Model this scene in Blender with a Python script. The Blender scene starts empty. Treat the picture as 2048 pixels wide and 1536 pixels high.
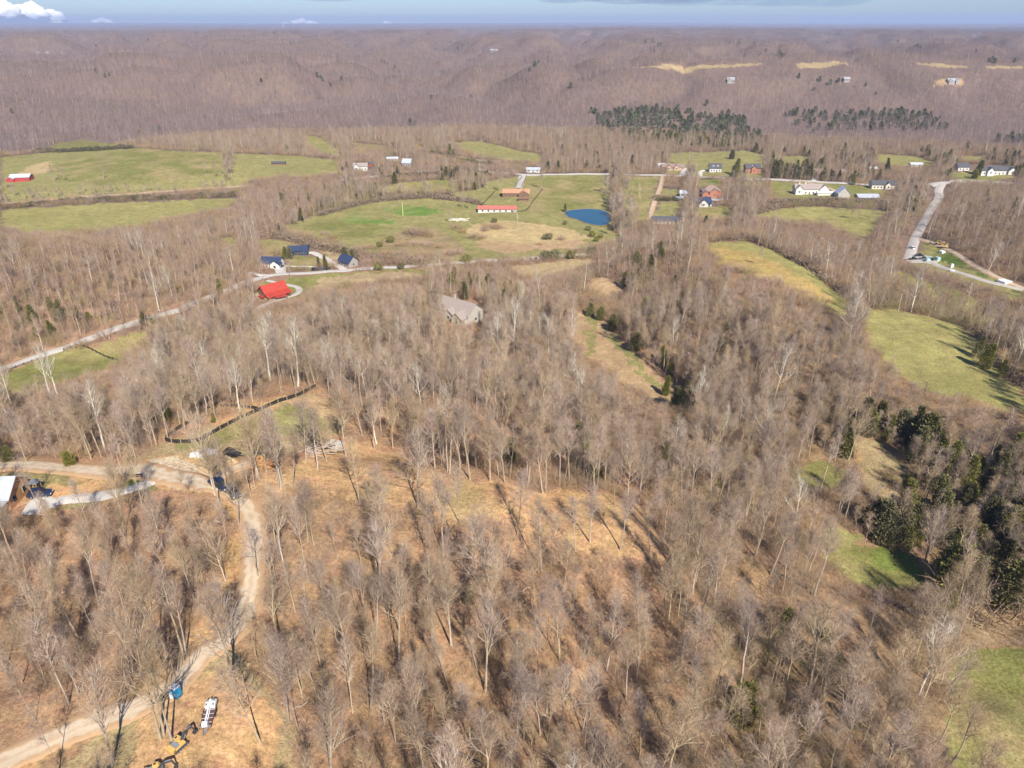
import bpy, math, random, time
import numpy as np
T0 = time.time()
C = bpy.context.scene.collection
scene = bpy.context.scene
R = math.radians
rng = np.random.default_rng(7)
random.seed(7)
# ------------------------------------------------------------------ camera, sky, sun, exposure
CAMZ = 150.0; PITCH = R(27.1); FPX = 1420.0
cam_d = bpy.data.cameras.new('camera'); cam = bpy.data.objects.new('camera', cam_d); C.objects.link(cam)
cam.location = (0, 0, CAMZ); cam.rotation_euler = (math.pi/2 - PITCH, 0, 0)
cam_d.sensor_width = 36.0; cam_d.lens = 36.0*FPX/2048.0
cam_d.clip_start = 1.0; cam_d.clip_end = 120000.0
scene.camera = cam
SUN_EL = R(41.0); SUN_DIR = np.array([0.36, -0.93]); SUN_DIR = SUN_DIR/np.linalg.norm(SUN_DIR)
w = bpy.data.worlds.new('World'); scene.world = w; w.use_nodes = True
nt = w.node_tree; nt.nodes.clear()
sky = nt.nodes.new('ShaderNodeTexSky'); sky.sky_type = 'NISHITA'; sky.sun_disc = False
sky.sun_elevation = SUN_EL; sky.sun_rotation = math.atan2(SUN_DIR[0], SUN_DIR[1])
sky.air_density = 1.0; sky.dust_density = 0.3; sky.ozone_density = 2.2; sky.altitude = 300
bg = nt.nodes.new('ShaderNodeBackground'); bg.inputs['Strength'].default_value = 0.069
wo = nt.nodes.new('ShaderNodeOutputWorld')
tn = nt.nodes.new('ShaderNodeMix'); tn.data_type = 'RGBA'; tn.blend_type = 'MULTIPLY'; tn.inputs[0].default_value = 1; tn.inputs[7].default_value = (.62, .80, 1.14, 1)
nt.links.new(sky.outputs[0], tn.inputs[6]); nt.links.new(tn.outputs[2], bg.inputs[0]); nt.links.new(bg.outputs[0], wo.inputs[0])
sl = bpy.data.lights.new('sun', 'SUN'); sl.energy = 5.0; sl.angle = R(0.5); sl.color = (1.0, 0.93, 0.82)
so = bpy.data.objects.new('sun', sl); C.objects.link(so)
so.rotation_euler = (math.pi/2 - SUN_EL, 0, math.atan2(SUN_DIR[0], -SUN_DIR[1]))
scene.view_settings.view_transform = 'Standard'; scene.view_settings.look = 'None'
scene.view_settings.exposure = 0.62; scene.view_settings.gamma = 1.0
scene.cycles.max_bounces = 4; scene.cycles.diffuse_bounces = 2; scene.cycles.volume_bounces = 0
scene.cycles.transparent_max_bounces = 8
# ------------------------------------------------------------------ tagging
def tag(o, label=None, cat=None, group=None, kind=None):
    if label: o['label'] = label
    if cat: o['category'] = cat
    if group: o['group'] = group
    if kind: o['kind'] = kind
    return o
def empty(name, loc, label, cat, group=None, rz=0.0, s=1.0):
    o = bpy.data.objects.new(name, None); C.objects.link(o); o.location = loc; o.rotation_euler = (0, 0, rz)
    o.scale = (s, s, s); o.empty_display_size = 0.5
    return tag(o, label, cat, group)
# ------------------------------------------------------------------ noise
def _hash(ix, iy, seed):
    n = (ix.astype(np.int64)*374761393 + iy.astype(np.int64)*668265263 + seed*1442695041) & 0xffffffff
    n = ((n ^ (n >> 13))*1274126177) & 0xffffffff
    return ((n ^ (n >> 16)) & 0xffff)/65535.0
def perlin(x, y, seed=0):
    ix = np.floor(x); iy = np.floor(y); fx = x-ix; fy = y-iy
    u = fx*fx*fx*(fx*(fx*6-15)+10); v = fy*fy*fy*(fy*(fy*6-15)+10)
    def g(dx, dy):
        a = _hash(ix+dx, iy+dy, seed)*2*np.pi
        return np.cos(a)*(fx-dx) + np.sin(a)*(fy-dy)
    return ((g(0,0)*(1-u)+g(1,0)*u)*(1-v) + (g(0,1)*(1-u)+g(1,1)*u)*v)*1.5
def fbm(x, y, seed=0, o=4, gain=.5):
    s = 0; a = 1.0; t = 0
    for k in range(o):
        s = s + a*perlin(x*2**k, y*2**k, seed+k*17); t += a; a *= gain
    return s/t
def sstep(a, b, x):
    t = np.clip((x-a)/(b-a), 0, 1); return t*t*(3-2*t)
# ------------------------------------------------------------------ pixel <-> world
SP, CP = math.sin(PITCH), math.cos(PITCH)
def ray(px, py):
    px = np.asarray(px, float); py = np.asarray(py, float)
    a = px-1024; b = 768-py
    d = np.stack([a, FPX*CP + b*SP, -FPX*SP + b*CP], -1)
    return d/np.linalg.norm(d, axis=-1, keepdims=True)
def plane_pt(px, py, z):
    d = ray(px, py); t = (z-CAMZ)/d[..., 2]
    return d[..., 0]*t, d[..., 1]*t
def to_px(x, y, z):
    dz = z-CAMZ
    dep = y*CP - dz*SP; up = y*SP + dz*CP
    dep = np.where(dep < .1, .1, dep)
    return 1024 + FPX*x/dep, 768 - FPX*up/dep, dep
# ------------------------------------------------------------------ terrain
CPTS = np.array([
(60,1500,63),(350,1400,65),(700,1500,62),(1000,1500,60),(1300,1500,56),(1600,1500,50),(1950,1500,44),(-300,1400,58),(2350,1400,42),
(50,1250,60),(350,1200,65),(700,1250,62),(1000,1250,60),(1300,1250,55),(1600,1250,46),(1900,1300,40),
(0,1030,60),(100,950,61),(400,950,65),(700,1000,64),(900,980,63),(1200,1050,58),(1400,1050,48),(1600,1050,38),(1750,1100,34),(1900,1150,33),(2040,1150,36),
(450,850,65),(600,830,63),(200,860,52),(0,870,42),(250,800,34),(0,790,16),(800,850,58),(1000,880,56),(1200,900,48),(1350,880,37),(1500,950,36),(1650,900,34),(1720,920,33),(1850,920,30),(2000,950,36),
(0,730,8),(150,690,8),(300,680,9),(450,720,26),(600,740,40),(800,740,44),(1000,740,42),(1150,780,36),(1300,780,22),(1200,680,18),(1400,760,24),(1550,780,36),(1700,820,32),(1850,820,34),
(250,640,7),(420,595,6),(520,560,6),(600,620,13),(750,620,22),(920,630,30),(1050,640,22),(1150,630,14),(1250,620,18),(1400,640,32),(1550,680,38),
(0,600,26),(0,520,36),(120,520,40),(250,540,36),(400,520,24),(0,475,8),(150,468,6),(300,458,6),(-300,520,36),(-300,640,10),(-300,900,40),
(700,560,8),(850,545,8),(640,530,7),(1000,525,7),(1180,500,8),(900,480,6),(700,440,5),(1100,470,8),(560,500,7),
(1430,505,35),(1550,555,36),(1650,600,32),(1490,540,37),(1500,440,8),(1400,450,8),(1620,440,9),
(1600,650,36),(1750,640,32),(1850,680,34),(1950,740,34),(2040,800,35),(1840,610,18),(2000,625,18),(1720,520,10),
(1820,520,10),(1850,500,10),(1900,560,11),(2040,575,14),(1900,420,14),(2000,480,32),(2040,420,36),(2300,560,30),(2300,800,34),
(0,430,6),(300,430,6),(600,400,6),(900,370,8),(1100,400,8),(1300,420,8),(1500,380,9),(1700,390,9),(1900,380,11),
(0,350,10),(300,330,17),(600,330,14),(900,320,14),(1200,330,10),(1500,320,11),(1800,330,14),(2040,330,16),(-300,360,12),(2300,340,18)], float)
_cx, _cy = plane_pt(CPTS[:, 0], CPTS[:, 1], CPTS[:, 2]); _cz = CPTS[:, 2]
def _q(x, y):
    r = np.sqrt(x*x+y*y)+1e-6
    return np.arctan2(x, np.maximum(y, -r)), np.log(np.maximum(r, 45.0))
_ca, _cl = _q(_cx, _cy)
POND = None
def height(x, y):
    x = np.asarray(x, float); y = np.asarray(y, float); sh = x.shape
    x = x.ravel(); y = y.ravel(); r = np.hypot(x, y)
    out = np.zeros_like(x)
    for s in range(0, len(x), 60000):
        a, l = _q(x[s:s+60000], y[s:s+60000])
        a = np.clip(a, -.8, .8)
        d2 = ((a[:, None]-_ca)**2 + ((l[:, None]-_cl)*.9)**2)
        wt = np.exp(-d2/(2*.062**2)) + 1e-5/(d2+.02)**2
        out[s:s+60000] = (wt*_cz).sum(1)/wt.sum(1)
    # wooded hill country past the valley
    edge = 900 + 90*perlin(x/260+3, x*0+1.5, 5) + 60*np.cos(x/420.)
    s_ = sstep(0, 640, y - edge)
    b1 = np.abs(perlin(x/520+.3, y/760+.7, 11)); b2 = np.abs(perlin(x/210+5, y/300+2, 23))
    b3 = np.abs(perlin(x/120+8, y/170+4, 29)); bil = np.clip(b1*1.35 + b2*.85 + b3*.34, 0, 1.2)
    far = sstep(2500, 9000, r)
    hills = 12 + (74 + 10*fbm(x/2500, y/2500, 31, 2))*(bil*(1-.58*far) + .31*far) + 9*fbm(x/4000, y/3000, 77, 2)*far
    hills = hills + far*sstep(8000, 24000, r)*22*(.5+perlin(x/9000+2, y/9000, 41))
    out = out*(1-s_) + hills*s_
    out = out + 1.2*fbm(x/45, y/45, 3, 2)*sstep(60, 160, r) + .35*perlin(x/11, y/11, 9)*(1-sstep(500, 900, r))
    if POND is not None:
        cx, cy, ax, ay, cz = POND
        e = np.sqrt(((x-cx)/ax)**2 + ((y-cy)/ay)**2)
        k = 1-sstep(1.0, 1.6, e); out = out*(1-k)+cz*k
    return out.reshape(sh)
def ground(px, py):
    """world points on the terrain seen at photo pixels"""
    px = np.atleast_1d(np.asarray(px, float)); py = np.atleast_1d(np.asarray(py, float))
    d = ray(px, py); ts = np.geomspace(70, 30000, 420)
    X = d[:, 0:1]*ts; Y = d[:, 1:2]*ts; Z = CAMZ + d[:, 2:3]*ts
    H = height(X, Y); below = Z < H
    i = np.where(below.any(1), below.argmax(1), len(ts)-1); i = np.maximum(i, 1)
    k = np.arange(len(px)); lo = ts[i-1].copy(); hi = ts[i].copy()
    for _ in range(14):
        m = (lo+hi)/2; hm = height(d[:, 0]*m, d[:, 1]*m); b = CAMZ+d[:, 2]*m < hm
        hi = np.where(b, m, hi); lo = np.where(b, lo, m)
    x = d[:, 0]*hi; y = d[:, 1]*hi
    return np.stack([x, y, height(x, y)], -1)
def G(px, py): return ground([px], [py])[0]
_p = ground([1130, 1222, 1176, 1176], [437, 437, 420, 450])
_c = _p.mean(0); POND = (_c[0], _p[2:, 1].mean(), (_p[1, 0]-_p[0, 0])/2, (_p[2, 1]-_p[3, 1])/2, float(height(np.array([_c[0]]), np.array([_c[1]]))[0]))
def inpoly(x, y, P):
    P = np.asarray(P, float); res = np.zeros(x.shape, bool)
    bb = (x >= P[:, 0].min()) & (x <= P[:, 0].max()) & (y >= P[:, 1].min()) & (y <= P[:, 1].max())
    idx = np.nonzero(bb)[0]
    if len(idx) == 0: return res
    xs = x[idx]; ys = y[idx]; c = np.zeros(len(idx), bool); n = len(P)
    for i in range(n):
        x0, y0 = P[i]; x1, y1 = P[(i+1) % n]
        if y0 == y1: continue
        c ^= ((y0 > ys) != (y1 > ys)) & (xs < (x1-x0)*(ys-y0)/(y1-y0)+x0)
    res[idx] = c
    return res
def wpoly(pts):
    """photo polygon -> polygon on the terrain (edges subdivided)"""
    P = []; n = len(pts)
    for i in range(n):
        a = np.array(pts[i], float); b = np.array(pts[(i+1) % n], float)
        k = max(1, int(np.hypot(*(b-a))/60))
        for j in range(k): P.append(a+(b-a)*j/k)
    P = np.array(P); return ground(P[:, 0], P[:, 1])[:, :2]
# ------------------------------------------------------------------ materials
MATS = {}
def new_mat(name):
    m = bpy.data.materials.new(name); m.use_nodes = True; n = m.node_tree; n.nodes.clear()
    out = n.nodes.new('ShaderNodeOutputMaterial'); b = n.nodes.new('ShaderNodeBsdfPrincipled')
    n.links.new(b.outputs[0], out.inputs[0]); MATS[name] = m
    return m, n, b
def mat(name, col, rough=.85, var=.18, scale=1.2, metal=0.0, spec=.3, col2=None, bump=0.0, rand=0.0, emit=None):
    if name in MATS: return MATS[name]
    m, n, b = new_mat(name)
    tc = n.nodes.new('ShaderNodeTexCoord')
    no = n.nodes.new('ShaderNodeTexNoise'); no.inputs['Scale'].default_value = scale; no.inputs['Detail'].default_value = 5
    n.links.new(tc.outputs['Object'], no.inputs['Vector'])
    rmp = n.nodes.new('ShaderNodeMapRange'); rmp.inputs[1].default_value = .25; rmp.inputs[2].default_value = .75
    n.links.new(no.outputs[0], rmp.inputs[0])
    mx = n.nodes.new('ShaderNodeMix'); mx.data_type = 'RGBA'
    c = np.array(col); c2 = np.array(col2) if col2 is not None else np.clip(c*(1+var), 0, 1)
    mx.inputs[6].default_value = (*(c*(1-var) if col2 is None else c), 1); mx.inputs[7].default_value = (*c2, 1)
    n.links.new(rmp.outputs[0], mx.inputs[0]); last = mx.outputs[2]
    if rand:
        oi = n.nodes.new('ShaderNodeObjectInfo'); hs = n.nodes.new('ShaderNodeHueSaturation')
        mr = n.nodes.new('ShaderNodeMapRange'); mr.inputs[3].default_value = 1-rand; mr.inputs[4].default_value = 1+rand
        n.links.new(oi.outputs['Random'], mr.inputs[0]); n.links.new(mr.outputs[0], hs.inputs['Value'])
        mt = n.nodes.new('ShaderNodeMath'); mt.operation = 'MULTIPLY_ADD'; mt.inputs[1].default_value = 7.31; mt.inputs[2].default_value = 0
        fr = n.nodes.new('ShaderNodeMath'); fr.operation = 'FRACT'
        n.links.new(oi.outputs['Random'], mt.inputs[0]); n.links.new(mt.outputs[0], fr.inputs[0])
        mh = n.nodes.new('ShaderNodeMapRange'); mh.inputs[3].default_value = 1-rand*.9; mh.inputs[4].default_value = 1+rand*.9
        n.links.new(fr.outputs[0], mh.inputs[0]); n.links.new(mh.outputs[0], hs.inputs['Saturation'])
        mq = n.nodes.new('ShaderNodeMapRange'); mq.inputs[3].default_value = .5-.014*rand/.25; mq.inputs[4].default_value = .5+.012*rand/.25
        n.links.new(fr.outputs[0], mq.inputs[0]); n.links.new(mq.outputs[0], hs.inputs['Hue'])
        n.links.new(last, hs.inputs['Color']); last = hs.outputs[0]
    n.links.new(last, b.inputs['Base Color'])
    b.inputs['Roughness'].default_value = rough; b.inputs['Metallic'].default_value = metal
    b.inputs['Specular IOR Level'].default_value = spec
    if bump:
        bp = n.nodes.new('ShaderNodeBump'); bp.inputs['Distance'].default_value = bump; bp.inputs['Strength'].default_value = .6
        n.links.new(no.outputs[0], bp.inputs['Height']); n.links.new(bp.outputs[0], b.inputs['Normal'])
    return m
def mesh_obj(name, V, F, m, parent=None, smooth=False, mi=None):
    me = bpy.data.meshes.new(name); me.from_pydata([tuple(map(float, v)) for v in V], [], [tuple(map(int, f)) for f in F])
    for q in (m if isinstance(m, (list, tuple)) else [m]): me.materials.append(q)
    if mi is not None: me.polygons.foreach_set('material_index', mi)
    if smooth: me.polygons.foreach_set('use_smooth', [True]*len(me.polygons))
    me.update()
    o = bpy.data.objects.new(name, me); C.objects.link(o)
    if parent is not None: o.parent = parent
    return o
# ------------------------------------------------------------------ land cover (albedo of what grows or lies there)
GREEN=(.225,.212,.072); LGREEN=(.28,.25,.10); YGREEN=(.31,.275,.105); DGREEN=(.11,.145,.035); BGREEN=(.15,.225,.05)
DRY=(.38,.285,.155); TAN=(.44,.30,.17); STRAW=(.47,.35,.18); LEAF=(.41,.25,.14); DIRT=(.50,.31,.15); PALE=(.58,.46,.31)
MAUVE=(.185,.135,.115); GOLD=(.42,.30,.115); OLIVE=(.21,.19,.07); BROWN=(.24,.16,.105); SCRUB=(.30,.225,.12)
MOWN=(.49,.305,.16)
# (colour, photo polygon, tree rule: 'h' no crown may cover it, 'b' only bases kept out, 's' sparse, None)
OPEN = [
(LGREEN,[(0,315),(60,308),(200,300),(270,296),(330,300),(450,306),(600,312),(676,320),(678,345),(640,352),(560,356),(500,364),(475,378),(360,382),(240,388),(140,396),(60,403),(0,408)],'h'),
(GREEN,[(110,330),(200,310),(270,297),(440,308),(440,345),(350,365),(200,372),(120,360)],None),
(STRAW,[(40,345),(60,330),(100,322),(110,340),(70,350),(30,352)],None),
(OLIVE,[(75,302),(120,285),(170,279),(235,288),(240,296),(150,303)],'h'),
(YGREEN,[(0,420),(120,412),(300,403),(480,395),(475,405),(450,420),(400,428),(340,440),(280,455),(200,464),(100,470),(40,466),(0,460)],'h'),
(LGREEN,[(380,402),(478,396),(474,404),(450,420),(400,425)],None),
(LGREEN,[(612,270),(645,276),(680,300),(684,316),(640,308),(614,290)],'h'),
(LGREEN,[(830,280),(850,300),(930,315),(990,323),(960,328),(870,312),(830,296)],'h'),
(LGREEN,[(905,285),(960,282),(1030,300),(1085,308),(1082,328),(1000,322),(930,306)],'h'),
(SCRUB,[(700,285),(770,290),(780,305),(710,300)],'h'),
(GREEN,[(755,374),(850,360),(920,360),(915,384),(850,386),(760,386)],'h'),
(LGREEN,[(560,455),(640,428),(700,410),(780,400),(870,392),(960,378),(975,362),(1045,351),(1222,349),(1226,460),(1245,475),(1200,495),(1050,518),(930,524),(850,512),(790,525),(740,520),(720,505),(660,485),(600,470)],'h'),
(GREEN,[(1050,356),(1220,353),(1222,420),(1060,425),(1040,400)],None),
(GREEN,[(600,455),(690,425),(760,450),(740,475),(640,480)],None),
(SCRUB,[(770,470),(820,462),(870,455),(900,475),(935,500),(920,515),(860,522),(780,520),(745,515),(760,490)],None),
(STRAW,[(940,450),(1000,440),(1080,448),(1150,460),(1185,478),(1140,485),(1050,488),(960,480),(930,468)],None),
(TAN,[(960,480),(1050,488),(1170,480),(1160,498),(1020,505),(950,495)],None),
(BGREEN,[(672,436),(690,428),(720,429),(790,445),(786,450),(740,449),(690,443)],None),
(BGREEN,[(760,413),(790,408),(850,414),(880,424),(858,432),(800,431),(765,421)],None),
(GREEN,[(1240,352),(1318,352),(1296,430),(1285,445),(1245,455)],'h'),
(LGREEN,[(1320,402),(1366,403),(1362,434),(1304,434)],'h'),
(LGREEN,[(1325,378),(1365,378),(1365,395),(1320,395)],'h'),
(DGREEN,[(1395,358),(1445,360),(1440,378),(1396,376)],'h'),
(GREEN,[(1390,413),(1462,412),(1470,440),(1388,440)],'h'),
(LGREEN,[(1340,306),(1440,303),(1490,301),(1530,310),(1525,358),(1440,356),(1330,348)],'h'),
(LGREEN,[(1560,312),(1610,312),(1640,325),(1600,345),(1560,330)],'b'),
(GREEN,[(1540,362),(1640,364),(1760,375),(1780,392),(1700,402),(1600,404),(1550,398),(1535,380)],'h'),
(LGREEN,[(1480,360),(1530,362),(1530,378),(1475,378)],'h'),
(LGREEN,[(1755,308),(1830,312),(1870,325),(1860,335),(1780,335),(1750,325)],'h'),
(GREEN,[(1900,344),(2020,342),(2040,358),(1990,364),(1900,360)],'h'),
(LGREEN,[(1920,312),(1980,312),(1960,325),(1925,325)],'h'),
(YGREEN,[(1500,432),(1560,417),(1640,413),(1740,420),(1785,422),(1760,440),(1750,468),(1725,485),(1690,468),(1650,450),(1590,445),(1520,440)],'h'),
(YGREEN,[(1415,487),(1450,483),(1495,483),(1540,498),(1590,523),(1640,556),(1680,588),(1702,612),(1690,640),(1620,600),(1540,562),(1480,545),(1425,515)],'h'),
(GOLD,[(1420,500),(1450,492),(1500,505),(1560,530),(1630,570),(1680,610),(1600,590),(1520,555),(1440,530)],None),
(YGREEN,[(1740,618),(1800,622),(1850,632),(1920,652),(1955,680),(1972,715),(2010,755),(2060,795),(2060,828),(1990,815),(1930,795),(1860,790),(1820,765),(1780,735),(1740,690),(1722,650)],'h'),
(LGREEN,[(1850,480),(1870,480),(1905,505),(1960,540),(2048,578),(2060,615),(2000,592),(1900,556),(1830,533),(1815,520),(1845,505)],'h'),
(GREEN,[(1790,540),(1900,575),(2048,640),(2060,665),(1950,640),(1860,600),(1780,570)],'b'),
(DGREEN,[(1870,490),(1900,500),(1960,535),(2030,575),(1980,560),(1920,535),(1880,520)],None),
(GREEN,[(0,755),(60,722),(180,692),(260,672),(298,662),(302,690),(250,712),(220,740),(120,765),(60,782),(0,800)],'h'),
(GREEN,[(515,565),(580,557),(640,548),(800,538),(872,545),(830,558),(700,570),(630,585),(600,592),(560,596),(520,590)],'h'),
(DRY,[(640,556),(720,545),(800,543),(850,550),(800,560),(700,572),(620,585)],None),
(LGREEN,[(433,478),(474,472),(474,496),(445,488)],'h'),
(GREEN,[(516,480),(545,478),(590,486),(592,505),(530,512)],'h'),
(GREEN,[(575,512),(640,512),(655,535),(582,540)],'h'),
(DRY,[(640,500),(680,505),(690,525),(660,520)],'h'),
(DRY,[(1020,532),(1180,517),(1200,528),(1150,542),(1085,560),(1030,552)],'h'),
(TAN,[(1170,556),(1228,556),(1250,585),(1215,600),(1180,580)],'h'),
(TAN,[(1150,618),(1190,628),(1225,655),(1250,690),(1300,735),(1345,765),(1372,790),(1392,822),(1340,818),(1290,790),(1240,760),(1205,735),(1170,712),(1150,680)],'h'),
(LGREEN,[(1175,635),(1187,635),(1189,712),(1176,712)],None),
(LGREEN,[(1222,668),(1240,668),(1238,685),(1262,700),(1284,725),(1290,748),(1330,765),(1350,785),(1320,775),(1280,755),(1266,730),(1240,700),(1222,690)],None),
(DRY,[(335,885),(400,858),(450,835),(500,815),(560,795),(640,783),(672,800),(690,850),(670,885),(600,905),(520,915),(400,920),(300,918),(285,905)],'p'),
(LGREEN,[(350,886),(430,868),(500,835),(560,812),(620,800),(645,830),(640,860),(560,872),(480,880),(420,895),(360,905)],None),
(DIRT,[(480,822),(560,795),(590,800),(520,818),(440,850),(420,850)],None),
(TAN,[(560,800),(650,795),(680,830),(650,830),(600,815)],None),
(DRY,[(420,895),(520,880),(600,880),(600,905),(500,920),(430,915)],None),
(MOWN,[(600,925),(640,900),(700,885),(760,895),(815,905),(840,935),(925,962),(1040,975),(1180,988),(1280,1012),(1310,1060),(1330,1125),(1240,1112),(1100,1075),(1000,1050),(900,1040),(800,1030),(700,1000),(610,975),(560,985),(520,960)],'p'),

(DIRT,[(0,918),(60,922),(150,928),(260,925),(330,918),(420,922),(450,950),(440,985),(380,975),(330,972),(240,958),(120,952),(0,942)],'b'),
(PALE,[(300,925),(380,920),(430,935),(420,965),(370,975),(320,955)],None),
(GREEN,[(0,950),(60,946),(130,950),(200,962),(160,975),(90,980),(0,985)],'b'),
(DIRT,[(90,972),(180,962),(240,955),(230,965),(160,985),(100,992)],'b'),
(GREEN,[(190,985),(260,958),(300,955),(330,972),(290,985),(180,1008),(110,1022),(60,1032),(120,1010)],'b'),
(DIRT,[(455,985),(500,1020),(510,1080),(508,1180),(480,1250),(420,1300),(370,1340),(350,1330),(390,1270),(450,1190),(455,1100),(468,1040),(440,1000)],'p'),
(DRY,[(300,1340),(380,1320),(470,1300),(520,1360),(560,1420),(600,1480),(600,1560),(100,1560),(220,1460)],'p'),
(MOWN,[(320,1350),(400,1330),(500,1370),(560,1450),(560,1560),(250,1560)],None),
(DIRT,[(-20,1500),(120,1450),(240,1390),(330,1330),(370,1340),(260,1430),(140,1500),(40,1560),(-20,1560)],'b'),
(GREEN,[(1905,1560),(1890,1440),(1905,1340),(1935,1285),(1990,1290),(2070,1300),(2070,1560)],'b'),
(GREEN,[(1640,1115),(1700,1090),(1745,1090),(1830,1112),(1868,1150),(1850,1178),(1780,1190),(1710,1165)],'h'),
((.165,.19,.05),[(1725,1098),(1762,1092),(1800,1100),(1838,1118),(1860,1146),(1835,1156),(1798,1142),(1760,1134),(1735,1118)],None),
(LGREEN,[(1650,1050),(1700,1060),(1740,1080),(1680,1100),(1640,1090)],'p'),
(OLIVE,[(1590,940),(1640,920),(1700,940),(1690,970),(1640,985),(1590,970)],'p'),
(DRY,[(1705,868),(1760,882),(1815,935),(1812,965),(1790,990),(1745,990),(1722,940)],'h'),
(DIRT,[(1712,905),(1722,905),(1742,940),(1728,945)],None),
(TAN,[(1870,860),(1930,880),(2048,905),(2048,925),(1950,905),(1880,880)],'b'),
(TAN,[(1880,1210),(1960,1215),(2048,1240),(2048,1290),(1960,1280),(1900,1240)],'b'),
(DRY,[(1250,134),(1330,128),(1420,130),(1530,125),(1520,130),(1420,137),(1330,138)],'h'),
(DRY,[(1590,127),(1640,125),(1700,127),(1670,131),(1640,138),(1600,136)],'h'),
(DRY,[(1815,124),(1880,127),(1950,136),(1880,135)],'h'),
(DRY,[(1970,131),(2048,134),(2048,138),(1975,136)],'h'),
]
def _bx(u0, v0, u1, v1): return (None, [(u0, v0), (u1, v0), (u1, v1), (u0, v1)], 'h')
OPEN += [_bx(508,545,612,608), _bx(532,512,574,550), _bx(566,482,640,514), _bx(676,503,722,536), _bx(886,602,968,646), _bx(0,975,50,1030), _bx(705,326,748,344), _bx(774,312,800,325), _bx(802,322,828,336),
 _bx(1052,336,1080,348), _bx(1318,324,1375,342), _bx(1396,374,1440,414), _bx(1352,384,1372,402), _bx(1304,432,1354,450), _bx(1664,374,1702,398), _bx(1714,390,1752,406), _bx(1740,362,1790,384), _bx(1908,330,2012,352), _bx(1815,326,1840,337),
 (None, [(1452,158),(1474,158),(1476,170),(1450,170)], 'b'), (None, [(1680,156),(1704,156),(1704,168),(1680,168)], 'b'), (TAN, [(1872,158),(1925,158),(1925,172),(1872,172)], 'b'), (None, [(0,918),(480,918),(480,1000),(0,1034)], 'q'), _bx(1800,470,1850,530), _bx(1850,505,1885,530), _bx(1855,366,1900,400)]
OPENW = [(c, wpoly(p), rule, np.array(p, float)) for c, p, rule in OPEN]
OPENW = [(c, P, rule, pp) for c, P, rule, pp in OPENW]
def cover(x, y):
    r = np.hypot(x, y)
    n1 = fbm(x/30, y/30, 51, 4); n2 = fbm(x/7, y/7, 61, 3); n3 = fbm(x/120, y/120, 71, 3)
    col = np.empty((len(x), 3)); f = sstep(200, 700, r)[:, None]
    col[:] = np.array(LEAF)*(1-f) + np.array(MAUVE)*f
    k = np.clip(.5+1.1*n1[:, None], 0, 1); col = col*(1-k*.45) + np.array(BROWN)*k*.45
    k = np.clip(.9*n3[:, None]-.05, 0, 1)*(1-f); col = col*(1-k*.6)+np.array(OLIVE)*k*.6
    g2 = np.clip(fbm(x/170, y/170, 91, 3)*1.6+.1, 0, 1)[:, None]*f; col = col*(1-.45*g2)+np.array([.13,.105,.085])*.45*g2
    # right hand slope of the near hill is greener and duller
    a = x/np.maximum(y, 1); k = (sstep(.18, .55, a)*(1-sstep(330, 500, r)))[:, None]; col = col*(1-k*.45)+np.array(SCRUB)*.8*k*.45
    js = np.minimum(.006*r + .8, 3.5)
    jx = x + js*2.2*fbm(x/9, y/9, 81, 3); jy = y + js*2.2*fbm(x/9+40, y/9, 82, 3)
    for c, P, rule, pp in OPENW:
        if c is None: continue
        m = inpoly(jx, jy, P)
        if not m.any(): continue
        c = np.array(c); q = c[None, :]*(1+.22*n2[m][:, None])
        k = np.clip(n1[m]*1.9+.22+1.0*n3[m], 0, .85)[:, None]
        alt = np.array(STRAW)*.85 if c[1] > c[0]*.93 else c*np.array([.86, .9, .8])
        q = q*(1-k*.6)+alt*k*.6
        k = np.clip(-n1[m]*1.6-.1+n2[m]*.3, 0, .7)[:, None]
        alt2 = c*np.array([.72, .86, .6]) if c[1] > c[0]*.93 else c*np.array([.72, .80, .62])
        q = q*(1-k*.7)+alt2*k*.7
        if c[0] == MOWN[0] and c[1] == MOWN[1]:
            xs, ys = x[m], y[m]; st = np.sin((ys*.96+xs*.28+3*perlin(xs/30, ys/30, 4))*2*np.pi/2.6)
            q = q*(1+.09*st[:, None]); g = np.clip(perlin(xs/16+9, ys/16, 6)*2.2-.45, 0, 1)[:, None]; q = q*(1-.55*g)+np.array(LGREEN)*.55*g
        col[m] = q
    for k in range(3): col[:, k] *= 1+.10*n2
    return np.clip(col, .01, .9)
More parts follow.
